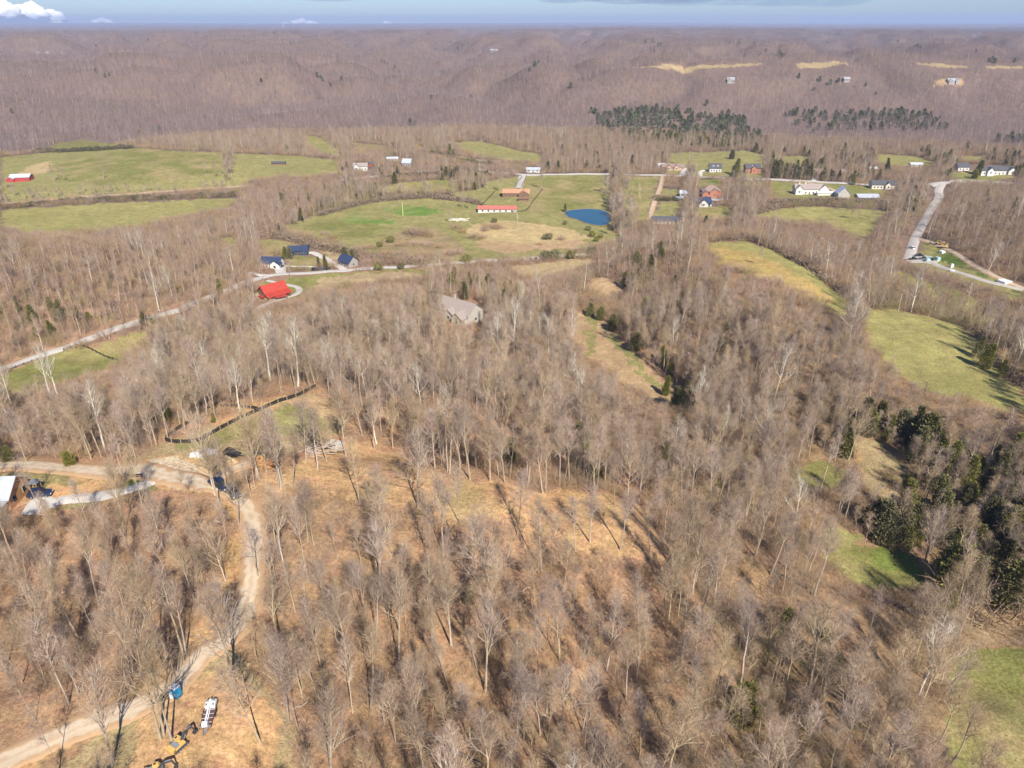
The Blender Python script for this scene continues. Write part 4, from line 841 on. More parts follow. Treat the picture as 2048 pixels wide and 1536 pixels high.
def house(label, px, py, L, D, H, rh, rz, wall, roof, cat='house', name='house', group=None, wins=3, storeys=1, hip=False, chim=None, dormers=0, wings=(), porch=False, dr=True, roof_label=None, off=(0, 0), frame=None):
    x, y, z = G(px, py); e = empty(name, (x+off[0], y+off[1], z), label, cat, group, R(rz))
    b = MB()
    if hip: b.box(-L/2, L/2, -D/2, D/2, -2, H)
    else: gable_wall(b, L, D, H, rh)
    b.build('wall', wall, e); r = (hip_roof if hip else gable_roof)(MB(), L, D, H, rh).build('roof', roof, e)
    for (dx, dy, l, d, h, q, ax) in wings:
        b = MB()
        if ax == 'x': gable_wall(b, l, d, h, q, dx, dy); b.build('wing', wall, e); gable_roof(MB(), l, d, h, q, dx, dy).build('wing_roof', roof, e)
        else:
            b.prism([(dx-d/2, -2), (dx-d/2, h), (dx, h+q), (dx+d/2, h), (dx+d/2, -2)], dy-l/2, dy+l/2, 'y'); b.build('wing', wall, e)
            c = MB(); k = q/(d/2); ov = .5
            for s in (1, -1): c.add([(dx+s*(d/2+ov), dy-l/2-ov, h-ov*k+.04), (dx+s*(d/2+ov), dy+l/2, h-ov*k+.04), (dx, dy+l/2, h+q+.04), (dx, dy-l/2-ov, h+q+.04), (dx+s*(d/2+ov), dy-l/2-ov, h-ov*k+.24), (dx+s*(d/2+ov), dy+l/2, h-ov*k+.24), (dx, dy+l/2, h+q+.24), (dx, dy-l/2-ov, h+q+.24)], [(0,1,2,3),(4,5,6,7),(0,1,5,4),(1,2,6,5),(2,3,7,6),(3,0,4,7)])
            c.build('wing_roof', roof, e); window(e, dx, dy-l/2, h*.55, 1.3, 1.4, frame=frame)
    for s_ in range(storeys):
        zz = 1.55+2.9*s_
        if zz+.8 > H: break
        for i in range(wins):
            u = (i+.5)/wins-.5
            if s_ == 0 and dr and i == wins//2: door(e, u*L*.92, -D/2, .1); continue
            window(e, u*L*.92, -D/2, zz, 1.2, 1.3, frame=frame)
        window(e, L/2, 0, zz, 1.1, 1.3, 'x', frame)
    if chim is not None:
        for cx_, cy_ in chim:
            c = MB().box(cx_-.5, cx_+.5, cy_-.4, cy_+.4, H*.4, H+rh+1.2); c.box(cx_-.6, cx_+.6, cy_-.5, cy_+.5, H+rh+1.203, H+rh+1.4); c.build('chimney', BRICK if wall is BRICK else (WHITE if wall is WHITE else STONE), r)
    for i in range(dormers):
        dx = ((i+.5)/dormers-.5)*L*.75; yy = -D*.33; h0 = H+rh*.18
        b = MB().prism([(dx-.9, h0-.3), (dx-.9, h0+1.3), (dx, h0+2.0), (dx+.9, h0+1.3), (dx+.9, h0-.3)], yy-.3, yy+D*.22, 'y'); o = b.build('dormer', WHITE, r)
        q = MB().box(dx-.45, dx+.45, yy-.34, yy-.301, h0+.1, h0+1.2); q.build('pane', GLASS, o)
    if porch:
        b = MB().add([(-L/2, -D/2-2.6, 2.5), (L/2, -D/2-2.6, 2.5), (L/2, -D/2-.02, 3.1), (-L/2, -D/2-.02, 3.1), (-L/2, -D/2-2.6, 2.65), (L/2, -D/2-2.6, 2.65), (L/2, -D/2-.02, 3.25), (-L/2, -D/2-.02, 3.25)], [(3,2,1,0),(4,5,6,7),(0,1,5,4),(1,2,6,5),(2,3,7,6),(3,0,4,7)]); b.build('porch_roof', roof, e)
        for i in range(5):
            xx = -L/2+.2+(L-.4)*i/4; MB().box(xx-.1, xx+.1, -D/2-2.5, -D/2-2.3, -1.5, 2.52).build('porch_post', WHITE, e)
    return e
def car(label, px, py, rz, m, kind='suv', group=None, loc=None):
    x, y, z = G(px, py) if loc is None else loc
    e = empty('parked_'+('pickup' if kind == 'pickup' else 'car'), (x, y, z+.16), label, 'pickup' if kind == 'pickup' else 'car', group, R(rz))
    if kind == 'pickup':
        prof = [(-2.7,.45),(-2.75,.95),(-1.0,1.0),(-1.0,1.02),(1.55,1.08),(2.6,.98),(2.7,.45)]; cab = [(-.95,1.03),(-.7,1.82),(.75,1.82),(1.5,1.08)]
    else: prof = [(-2.3,.4),(-2.35,1.0),(-2.2,1.1),(1.1,1.1),(2.2,.92),(2.35,.4)]; cab = [(-2.15,1.1),(-1.75,1.72),(.35,1.72),(1.2,1.1)]
    MB().prism([(a, b) for a, b in prof], -.92, .92, 'y').build('body', m, e, .06)
    MB().prism(cab, -.78, .78, 'y').build('cabin_glass', GLASS, e, .03)
    tp = [p for p in cab if p[1] > 1.5]; MB().box(tp[0][0]-.02, tp[1][0]+.02, -.8, .8, tp[0][1]+.003, tp[0][1]+.07).build('cabin_roof', m, e)
    for a in (-1.45, 1.45):
        for s in (-1, 1): o = MB().cyl((a, s*.84, .34), .36, .24, 'y', 14).build('wheel', BLK, e); MB().cyl((a, s*.965, .34), .2, .01, 'y', 10).build('rim', MGRY, o)
    for s in (-.6, .6): MB().box(prof[-1][0]-.06, prof[-1][0]+.03, s-.18, s+.18, .62, .8).build('headlight', PWH, e)
    return e
# --- houses and barns of the valley
def red_house():
    x, y, z = G(549, 592); e = empty('red_roofed_barn_house', (x, y, z), 'dark barn house under a bright red swept metal roof beside the road', 'house', None, R(45))
    L, D = 13.5, 12.5
    MB().prism([(-6.5,-2),(-6.5,2.5),(-3.2,3.6),(.8,7.2),(5.4,3.2),(5.4,-2)], -L/2, L/2).build('wall', WOOD, e)
    b = MB()
    def slab(y0, z0, y1, z1, X=L/2+.8): b.add([(-X,y0,z0),(X,y0,z0),(X,y1,z1),(-X,y1,z1),(-X,y0,z0+.2),(X,y0,z0+.2),(X,y1,z1+.2),(-X,y1,z1+.2)], [(3,2,1,0),(4,5,6,7),(0,1,5,4),(1,2,6,5),(2,3,7,6),(3,0,4,7)])
    slab(-3.2, 3.7, .8, 7.4); slab(-7.4, 2.4, -3.2, 3.7); slab(.8, 7.4, 6.2, 2.9); r = b.build('roof', REDM, e)
    MB().box(-3.6, 3.0, -10.2, -7.2, 2.1, 2.3).build('porch_roof', REDM, e)
    MB().box(-9.6, -L/2-.85, -4, 1, 2.2, 2.4).build('side_awning', REDM, e)
    for i in range(4): window(e, -4.6+3.1*i, -6.5, 1.4, 1.5, 1.3)
    door(e, 6.0, -6.5, .1)
    for i in range(3): window(e, -L/2, -3.5+3.2*i, 1.5, 1.2, 1.3, 'X')
    for xx in (-3.4, 2.8): MB().box(xx-.1, xx+.1, -10.1, -9.9, -1, 2.1).build('porch_post', WOOD, e)
    for xx in (-9.4,): MB().box(xx-.1, xx+.1, -3.9, -3.7, -1, 2.2).build('awning_post', WOOD, e)
red_house()
house('long low house with dark navy roof above a white concrete drive', 598, 507, 13, 8, 3.2, 2.2, 4, NAVY, NAVY, wins=5, wings=[(-5.5, -3.5, 5, 6, 2.6, 1.4, 'y')], off=(0, 0))
house('small white house with navy roof behind the white parking pad', 546, 533, 12, 8.5, 3.4, 3, -4, WHITE, NAVY, wins=5, wings=[(3.5, -3.4, 5, 6, 3.2, 2.2, 'y')])
house('brown shingled cottage with navy gable roof right of the white drive', 697, 530, 10.5, 8, 3.2, 3.4, -38, GREYS, NAVY, wins=4)
house('large pale stone house with grey-brown roof alone in the bare woods', 918, 634, 20, 11, 4.6, 4, -36, STONE, GSHIN, wins=6, storeys=1, wings=[(6.5, -6, 7, 6, 3.8, 2.4, 'y'), (0, -5.6, 4, 5, 4.2, 1.9, 'y')], chim=[(-3, 1)])
house('long low stable with faded red roof and dark open bays', 995, 423, 32, 9, 3, 1.8, -2, WHITE, REDF, 'barn', 'stable', wins=6, dr=False)
house('brown ranch house with orange-brown roof inside the dark fences', 1032, 391, 24, 11, 3.4, 2.4, -2, WOOD, RUST, wins=6, wings=[(7, -5, 6, 9, 3.2, 2.4, 'y')])
house('brown garden shed in front of the ranch house', 1047, 401, 9, 4, 2, .8, -2, WOOD, WOOD, 'shed', 'shed', wins=2, dr=False)
house('white farmhouse with green porch beside the upper left road', 722, 340, 14, 8, 4.5, 2.6, 6, WHITE, GSHIN, wins=4, wings=[(-4, -3.5, 6, 5, 4.6, 2.4, 'y')])
house('small dark shed right of the white farmhouse', 741, 331, 8, 5, 2.4, 1.5, 5, REDB, DARKS, 'shed', 'shed', wins=2, dr=False)
house('white trailer home among bare trees past the farmhouse', 785, 322, 12, 5, 3, 1.2, 8, WHITE, WMET, wins=3)
house('small grey gabled house in the trees above the valley road', 815, 332, 9, 8, 4, 3.4, -10, GREYS, LMET, wins=3)
house('white roadside building at the foot of the wooded hill', 1066, 344, 14, 6, 3, 1.6, 0, WHITE, LMET, wins=3)
house('small red barn with bright white roof in the left pasture', 45, 361, 18, 10, 4, 2.2, 8, REDB, WMET, 'barn', 'barn', wins=3, dr=False, wings=[(-8, -3, 8, 7, 3, 1.6, 'y')])
house('dark open hay shed alone in the upper left pasture', 558, 329, 14, 5, 2, 1.2, 3, WOOD, DARKS, 'shed', 'hay_shed', wins=2, dr=False)
house('white house with dark roof and two dormers on the striped lawn', 1429, 343, 12, 8, 4.2, 4, -3, WHITE, DARKS, wins=4, dormers=2)
house('red brick house with grey roof, white dormer and centre gable', 1503, 345, 15, 9, 5.2, 3.4, 0, BRICK, DARKS, wins=5, storeys=2, wings=[(.5, -3.2, 5, 5, 5.2, 2.6, 'y')], dormers=1)
house('tan brick house half hidden by trees beside the grey apron', 1345, 339, 24, 9, 3.4, 2.4, 0, TANB, BRSH, wins=6, wings=[(-5, -3, 6, 5, 3.6, 2, 'y'), (3, -3, 6, 5, 3.6, 2, 'y')])
house('little white shed left of the tan brick house', 1322, 335, 7, 5, 2.6, 1.6, 0, WHITE, WMET, 'shed', 'shed', wins=2, dr=False)
house('large red brick house with brown hip roof and swimming pool', 1420, 394, 17, 12, 6.2, 4.2, 0, BRICK, BRSH, wins=4, storeys=2, hip=True, wings=[(-6.5, -6, 9, 6.5, 4.6, 3, 'y'), (2, -5, 5, 9, 6, 2.6, 'y')])
house('white cottage with navy roof and wide front porch below the pool house', 1406, 410, 11, 11, 3.2, 3.6, 0, WHITE, NAVY, wins=4, wings=[(-1.5, -5, 6, 7, 3.2, 2.8, 'y')], porch=True)
house('small white outbuilding with pale roof left of the brick house', 1368, 392, 8, 7, 3, 2, -5, WHITE, WMET, 'shed', 'outbuilding', wins=3)
house('low white shed in the dark hedge by the gravel lane', 1358, 400, 6, 4, 2, 1, 0, WHITE, WMET, 'shed', 'shed', wins=2, dr=False)
house('long white building with dark grey roof at end of gravel lane', 1330, 446, 20, 8, 3, 2.2, -2, WHITE, DARKS, wins=6)
house('white farmhouse with grey roof, two chimneys and several gables', 1615, 387, 26, 8, 5, 3.6, 0, WHITE, GSHIN, wins=7, chim=[(-9, 0), (-3.5, 0)], wings=[(-10, -3.5, 5, 6.5, 5, 3.2, 'y'), (13, -1, 8, 8, 5, 3.4, 'y')])
house('long white outbuilding just right of the white farmhouse', 1650, 390, 15, 4, 2.2, 1, 0, WHITE, WHITE, 'outbuilding', 'outbuilding', wins=4, dr=False)
house('old grey gambrel barn with pale roof beyond the white farmhouse', 1684, 395, 10, 10, 4.6, 5, 82, STONE, WMET, 'barn', 'barn', wins=2)
house('open pole barn with grey metal roof beside the hedgerow', 1732, 400, 18, 9, 3.2, 2, 0, DARKS, LMET, 'barn', 'pole_barn', wins=3, dr=False)
house('cream house with dark roof under bare trees near curving drive', 1762, 376, 20, 9, 4, 3, -6, CREAM, DARKS, wins=6, wings=[(4, -4, 5, 5, 3.8, 2.4, 'y')])
house('red brick house almost hidden behind the pines', 1632, 351, 14, 8, 4, 2.6, 0, BRICK, BRSH, wins=4)
house('pale house in the trees right of the pines', 1676, 349, 12, 7, 3.4, 2, 0, CREAM, BRSH, wins=3)
house('small white roofed building at the wood edge', 1744, 343, 8, 6, 3, 1.6, 0, WHITE, WMET, 'shed', 'shed', wins=2)
house('white roofed shed beside the open upper field', 1830, 334, 12, 6, 3, 1.4, 0, CREAM, WMET, 'shed', 'shed', wins=2)
house('long white house with several gables at far right of the valley', 1988, 348, 32, 10, 4.4, 3, 0, WHITE, DARKS, wins=8, wings=[(-8, -4, 6, 6, 4.4, 2.8, 'y'), (13, -4, 6, 7, 4.4, 2.8, 'y')])
house('small white gabled house left of the long white one', 1922, 340, 11, 8, 3.8, 3, 0, WHITE, DARKS, wins=3)
house('white house with pale roofs on a far wooded ridge', 1461, 164, 11, 8, 4, 3, -12, FWH, FWR, wins=4, storeys=2, group='white houses far away in the hills', wings=[(-3, -3.5, 5, 5, 4, 2.4, 'y')])
house('pale green-roofed house on the far ridge, middle one', 1692, 162, 10, 7, 3.5, 2.5, 0, FWH, FWR, wins=4, group='white houses far away in the hills')
house('big cream house on a cleared knoll at far right', 1903, 166, 17, 8, 4, 3, 4, FWH, FWR, wins=5, storeys=2, group='white houses far away in the hills', wings=[(-6, -4, 6, 6, 3.6, 2.4, 'y'), (6, -3.5, 5, 5, 4.6, 2.4, 'y')])
house('lone white barn far off near the skyline', 988, 105, 20, 11, 5, 4, 0, FWH, FWR, 'barn', 'barn', wins=3, group='white houses far away in the hills')
for u, v, l in ((77,107,'leftmost'), (96,107,'middle'), (125,107,'right')): house('tiny white building far away at left, %s of three' % l, u, v, 9, 6, 3, 2, 0, FWH, FWR, 'building', 'building', wins=3, group='white houses far away in the hills')
# roadside cabin at the left edge
def cabin():
    x, y, z = G(8, 1014); e = empty('cabin', (x-4.2, y+2.2, z+.1), 'orange timber cabin with white metal roof at left edge beside concrete pad', 'cabin', None, R(4))
    L, D = 12.5, 7.6; b = MB(); gable_wall(b, L, D, 3.0, 2.6); b.build('wall', OWOOD, e); r = gable_roof(MB(), L, D, 3.0, 2.6, ov=.6).build('roof', mat('cabin_metal_roof', (.42,.45,.50), .5, .12, .8), e)
    MB().add([(-L/2-.6,-D/2-3.2,2.2),(L/2+.3,-D/2-3.2,2.2),(L/2+.3,-D/2-.72,2.52),(-L/2-.6,-D/2-.72,2.52),(-L/2-.6,-D/2-3.2,2.35),(L/2+.3,-D/2-3.2,2.35),(L/2+.3,-D/2-.72,2.66),(-L/2-.6,-D/2-.72,2.66)], [(3,2,1,0),(4,5,6,7),(0,1,5,4),(1,2,6,5),(2,3,7,6),(3,0,4,7)]).build('porch_roof', LMET, e)
    MB().box(-L/2, L/2, -D/2-3.1, -D/2-.02, -.9, .12).build('porch_floor', OWOOD, e)
    for i in range(6): xx = -L/2+.2+(L-.4)*i/5; MB().box(xx-.1, xx+.1, -D/2-3.0, -D/2-2.8, .12, 2.2).build('porch_post', OWOOD, e)
    for i in range(4):
        if i == 2: door(e, -5+3.2*i, -D/2, .15)
        else: window(e, -5+3.2*i, -D/2, 1.5, 1.2, 1.3)
    window(e, L/2, -1.8, 1.5, 1.1, 1.3, 'x'); window(e, L/2, 1.8, 1.5, 1.1, 1.3, 'x')
    MB().add([(L/2+.75,2.0,2.3),(L/2+2.6,2.0,2.1),(L/2+2.6,3.8,2.1),(L/2+.75,3.8,2.3),(L/2+.75,2.0,2.42),(L/2+2.6,2.0,2.22),(L/2+2.6,3.8,2.22),(L/2+.75,3.8,2.42)], [(3,2,1,0),(4,5,6,7),(0,1,5,4),(1,2,6,5),(2,3,7,6),(3,0,4,7)]).build('side_canopy', MGRY, e)
    for yy in (2.1, 3.6): MB().box(L/2+2.35, L/2+2.5, yy-.07, yy+.07, -.5, 2.1).build('canopy_post', OWOOD, e)
cabin()
NAVYC = mat('navy_car_paint', (.02,.03,.07), .3, .05, 1, spec=.6); GREYC = mat('grey_car_paint', (.10,.11,.12), .35, .05, 1, spec=.6); BLKC = mat('black_car_paint', (.015,.016,.02), .3, .05, 1, spec=.6); WHTC = mat('white_car_paint', (.75,.75,.75), .35, .03, 1, spec=.5)
car('dark navy sedan parked on the white pad by the cabin', 82, 993, 12, NAVYC)
car('dark blue pickup under trees where the dirt track forks', 440, 975, -35, NAVYC, 'pickup')
car('dark grey car on the dirt track behind the blue pickup', 466, 990, -48, GREYC)
car('dark car left of two on the white parking pad', 553, 536, 80, BLKC); car('dark car right of two on the white parking pad', 563, 535, 80, NAVYC)
car('dark car beside the long navy house', 611, 509, 5, BLKC)
for i, u in enumerate((628, 637, 646, 656)): car('dark car, %s from left under the roadside evergreens' % ('first','second','third','fourth')[i], u, 540-.3*i, 85, (BLKC, NAVYC, GREYC, BLKC)[i], 'suv', 'dark cars under the roadside evergreens')
car('white van on the grey side road at right', 1823, 498, 100, WHTC)
car('white car on the valley road by the pines', 1627, 362, 0, WHTC)
car('black pickup nearest the side road in the car park', 1826, 520, 0, BLKC, 'pickup'); car('black pickup behind the first one in the car park', 1838, 513, -20, BLKC, 'pickup'); car('teal-grey pickup beside the pale wrapped stacks', 1847, 519, -10, GREYC, 'pickup')
# --- machines
def excavator(label, loc, rz, s=1.0, swing=0.0, boom=0.0, group=None):
    e = empty('excavator', loc, label, 'excavator', group, R(rz), s)
    for sd in (-1, 1):
        t = MB().prism([(-2.1,.25),(-1.75,0),(1.75,0),(2.1,.25),(2.1,.6),(1.75,.85),(-1.75,.85),(-2.1,.6)], sd*1.05-.28, sd*1.05+.28, 'y').build('track', DGRY, e, .03)
        for k in range(5): MB().cyl((-1.5+.75*k, sd*1.37, .28), .19, .06, 'y', 10).build('roller', MGRY, t)
    MB().cyl((0, 0, .95), .7, .3).build('turntable', DGRY, e)
    h = empty_part('upper_body', e, R(swing)); 
    def B(b, n, m, bev=.04): o = b.build(n, m, e, bev); o.rotation_euler = (0, 0, R(swing)); return o
    bd = B(MB().box(-2.3, 1.3, -1.25, 1.25, 1.1, 1.75), 'body', YEL)
    B(MB().prism([(-2.9,1.15),(-3.0,1.5),(-2.9,2.1),(-1.6,2.2),(-1.6,1.15)], -1.25, 1.25, 'y'), 'counterweight', YEL, .06)
    B(MB().box(-1.55, -.3, -1.1, 1.1, 1.753, 2.15), 'engine_cover', MGRY)
    cb = B(MB().prism([(-.35,1.753),(-.35,3.0),(1.0,3.0),(1.45,2.2),(1.45,1.753)], .35, 1.25, 'y'), 'cab', YEL); 
    w_ = MB().box(-.2, .9, 1.253, 1.28, 2.0, 2.85).build('window', GLASS, cb); MB().box(-.05, .55, .55, 1.05, 3.003, 3.02).build('hatch', GLASS, cb)
    B(MB().box(-.3, 1.1, -1.22, -.5, 1.753, 2.1), 'tool_box', YEL)
    bm1 = MB().beam((.9,-.1,1.8), (2.3,-.1,3.5), .42, .6).beam((2.2,-.1,3.45), (4.3,-.1,3.3), .38, .5); B(bm1, 'boom', DGRY, 0)
    B(MB().beam((4.2,-.1,3.5), (4.9,-.1,1.1), .32, .4), 'arm', DGRY, 0)
    B(MB().beam((1.4,-.42,1.7), (2.2,-.42,2.9), .14).beam((1.4,.22,1.7), (2.2,.22,2.9), .14).beam((2.7,-.1,3.75), (4.2,-.1,3.7), .16), 'hydraulic_ram', MGRY, 0)
    B(MB().prism([(4.8,1.35),(5.2,1.15),(5.3,.5),(4.8,.12),(4.2,.35),(4.4,.7),(4.8,.6)], -.6, .4, 'y'), 'bucket', DGRY, 0)
    return e
def empty_part(n, p, rz): return None
a = G(359, 1494); excavator('yellow excavator with raised dark boom nearest the white trailer lift', a, 60, .50, 0)
a = G(312, 1549); excavator('second yellow excavator cut off by the bottom edge', a, 22, .50, 0)
a = G(1878, 490); excavator('yellow digger left of two on the creek road', a, 150, 1.1, group='yellow diggers on the creek road'); a = G(1891, 497); excavator('yellow digger right of two on the creek road', a, -30, 1.0, group='yellow diggers on the creek road')
def toilet():
    x, y, z = G(355, 1392); e = empty('portable_toilet', (x, y, z), 'bright blue portable toilet with white roof beside the dirt track', 'portable toilet', None, R(-20))
    MB().box(-.6, .6, -.6, .6, .12, 2.1).build('cabin', CYB, e, .05); MB().prism([(-.64,2.1),(-.5,2.28),(0,2.36),(.5,2.28),(.64,2.1)], -.64, .64).build('roof', PWH, e); MB().box(-.66, .66, -.66, .66, 0, .117).build('base', DGRY, e)
    d = MB().box(-.42, .42, -.66, -.603, .2, 1.95).build('door', CYB, e); MB().box(.28, .36, -.70, -.662, 1.0, 1.15).build('handle', PWH, d); MB().cyl((.45, .45, 2.35), .06, .5).build('vent_pipe', PWH, e)
    e.scale = (.80, .80, .9)
    x, y, z = G(331, 1397); c = empty('green_crate', (x, y, z), 'small dark green crate on the leaves left of the blue toilet', 'crate', None, R(30)); g_ = mat('crate_green', (.05,.075,.045), .8, .2, 2)
    MB().box(-.6, .6, -.45, .45, 0, .5).build('box', g_, c, .03); MB().box(-.63, .63, -.48, .48, .503, .6).build('lid', g_, c)
    x, y, z = G(343, 1396); c = empty('hand_wash_stand', (x, y, z), 'small white hand wash stand against the blue toilet', 'stand', None, R(10)); MB().box(-.25, .25, -.2, .2, 0, .95).build('tank', PWH, c, .04); MB().box(-.3, .3, -.25, .25, .953, 1.02).build('basin', PWH, c)
toilet()
def lift_trailer():
    x, y, z = G(419, 1432); e = empty('lift_trailer', (x, y, z), 'white folded boom lift on a brown plank trailer', 'trailer', None, R(98), .64)
    k = MB().box(-3.4, 1.2, -1.15, 1.15, .72, .84).build('deck', DECK, e)
    for i in range(5): MB().box(-3.3+1.05*i, -3.22+1.05*i, -1.15, 1.15, .843, .87).build('deck_bar', PWH, k)
    MB().box(-3.45, 3.2, -1.2, -1.1, .55, .8).box(-3.45, 3.2, 1.1, 1.2, .55, .8).build('chassis', DGRY, e)
    MB().beam((-3.4, -.5, .6), (-5.2, 0, .6), .14).beam((-3.4, .5, .6), (-5.2, 0, .6), .14).build('drawbar', MGRY, e)
    for a_ in (-.2, .9):
        for s in (-1, 1): MB().cyl((a_, s*1.3, .4), .4, .22, 'y').build('wheel', BLK, e)
    MB().prism([(1.25,.75),(1.25,1.5),(2.2,1.7),(3.2,1.4),(3.3,.75)], -1.05, 1.05, 'y').build('lift_base', PWH, e, .05)
    for (a_, b_) in ((1.6,.7),(2.6,.7),(1.6,-.7),(2.7,-.6)): MB().box(a_-.2, a_+.2, b_-.18, b_+.18, 1.6, 1.85).build('control_box', MGRY, e)
    MB().beam((2.8, .05, 1.95), (-2.9, .05, 1.35), .3, .3).beam((2.6, -.3, 1.75), (-2.6, -.3, 1.2), .16, .2).build('boom', PWH, e); MB().box(-3.5, -2.7, -.55, .55, .95, 1.9).build('basket', PWH, e)
    MB().beam((-3.0, -.75, 1.0), (-4.8, -.6, 1.0), .3, .15).build('ramp', MGRY, e)
lift_trailer()
# --- silt fences, rails and other linear things
def fence(name, label, cat, pts, h, m, post_m, step=3.0, rails=None, pw=.08, group=None, solid=False, sub=14):
    P = smooth_path(pts, 1.0); c = P[len(P)//2]; zc = float(height(np.array([c[0]]), np.array([c[1]]))[0]); e = empty(name, (c[0], c[1], zc), label, cat, group)
    L = np.concatenate([[0], np.cumsum(np.linalg.norm(np.diff(P, axis=0), axis=1))]); n = max(2, int(L[-1]/step)); s = np.linspace(0, L[-1], n+1)
    if n > sub*6: s = np.linspace(0, L[-1], sub*6+1)
    X = np.interp(s, L, P[:, 0]); Y = np.interp(s, L, P[:, 1]); Z = height(X, Y)
    for i in range(len(s)):
        o = MB().box(X[i]-c[0]-pw, X[i]-c[0]+pw, Y[i]-c[1]-pw, Y[i]-c[1]+pw, Z[i]-zc-.3, Z[i]-zc+h+.12).build('post', post_m, e)
    b = MB(); Xc = np.interp(np.arange(0, L[-1], 1.0), L, P[:, 0]); Yc = np.interp(np.arange(0, L[-1], 1.0), L, P[:, 1]); Zc = height(Xc, Yc)
    if solid: 
        dz = .06*np.sin(np.arange(len(Xc))*1.7)
        for i in range(len(Xc)-1): b.beam((Xc[i]-c[0], Yc[i]-c[1], Zc[i]-zc+h*.5+dz[i]), (Xc[i+1]-c[0], Yc[i+1]-c[1], Zc[i+1]-zc+h*.5+dz[i+1]), .05, h)
        b.build('fabric', m, e)
    else:
        for r_ in (rails or (h*.45, h*.9)):
            b = MB()
            for i in range(len(X)-1): b.beam((X[i]-c[0], Y[i]-c[1], Z[i]-zc+r_), (X[i+1]-c[0], Y[i+1]-c[1], Z[i+1]-zc+r_), .06, .18)
            b.build('rail', m, e)
    return e
fence('silt_fence', 'long curving black silt fence along the raw clearing', 'silt fence', [(330,882),(351,886),(393,884),(422,870),(445,857),(480,839),(524,820),(557,805),(600,791),(633,774)], 1.0, SILT, STAKE, 2.6, solid=True)
fence('silt_fence', 'short black silt fence joining the long one from the left', 'silt fence', [(440,813),(468,814),(497,817),(524,820)], .9, SILT, STAKE, 2.6, solid=True)
fence('silt_fence', 'broken black silt fence running up along the wood edge', 'silt fence', [(331,879),(352,862),(381,845),(410,823),(435,808),(458,797)], .9, SILT, STAKE, 2.6, solid=True)
fence('wooden_fence', 'dark rail fence left of the ranch house', 'fence', [(990,383),(976,398),(963,412)], 1.4, FENB, FENB, 4, pw=.12)
fence('wooden_fence', 'dark rail fence right of the ranch house', 'fence', [(1085,380),(1068,401),(1053,421),(1024,425)], 1.4, FENB, FENB, 4, pw=.12)
fence('wooden_fence', 'dark fence along the left side of the ranch drive', 'fence', [(972,354),(1040,352),(1036,364),(1031,376)], 1.4, FENB, FENB, 5, pw=.12)
fence('wooden_fence', 'dark fence along the right side of the ranch drive', 'fence', [(1053,352),(1048,364),(1042,376)], 1.4, FENB, FENB, 5, pw=.12)
fence('white_fence', 'white rail fence along the highway at right', 'fence', [(1900,363),(1930,362),(1970,364),(2015,367),(2050,369)], 1.4, FENW, FENW, 5, pw=.12)
fence('wooden_fence', 'long dark fence crossing the green field at right', 'fence', [(1819,537),(1850,548),(1900,566),(1950,585),(2000,602),(2060,620)], 1.5, FENB, FENB, 3.5, pw=.12, rails=(.4,.8,1.25))
fence('guard_rail', 'dark wooden rail beside the left road', 'fence', [(0,746),(40,732),(80,718)], .9, FENB, FENB, 3, pw=.12)
fence('wooden_fence', 'curving dark fence in the left roadside meadow', 'fence', [(128,702),(150,694),(168,694),(190,704),(210,714),(235,722)], 1.2, FENB, FENB, 3, pw=.12)
def pole(label, px, py, h, m=POLE, arm=True, name='utility_pole', cat='utility pole', r=.16):
    x, y, z = G(px, py); e = empty(name, (x, y, z), label, cat); MB().cyl((0, 0, h/2-.5), r, h+1, n=8, r2=r*.65).build('post', m, e)
    if arm: MB().box(-1.2, 1.2, -.07, .07, h-.9, h-.75).build('cross_arm', m, e)
for u, v, l in ((528,568,'beside the red roofed house'), (581,556,'on the road bend by the white pad'), (1077,349,'in front of the roadside evergreens'), (1003,347,'beside the road left of the ranch drive'), (1625,362,'beside the pines'), (1692,372,'with pale top near the cream house'), (1910,369,'at the left end of the white fence'), (2020,370,'at the right end of the white fence'), (895,340,'above the green strip field')):
    pole('wooden utility pole '+l, u, v, 10)
pole('thin pale yellow pole on the bright green lawn patch', 806, 432, 12, YPOL, False, 'flag_pole', 'pole', .22)
pole('white radio mast far away on the skyline', 567, 60, 60, WHITE, False, 'radio_mast', 'mast', 3.0)
def pool():
    x, y, z = G(1432, 397); e = empty('swimming_pool', (x, y, z+.35), 'turquoise swimming pool beside the large brick house', 'swimming pool'); n = 24
    V = [(math.cos(t)*5.5, math.sin(t)*3.4, 0.02) for t in np.arange(n)*2*np.pi/n]; mesh_obj('water', V, [list(range(n))], BLUEP, e); MB().cyl((0, 0, -.5), 7.2, 1.0, n=24).build('deck', CONC, e)
pool()
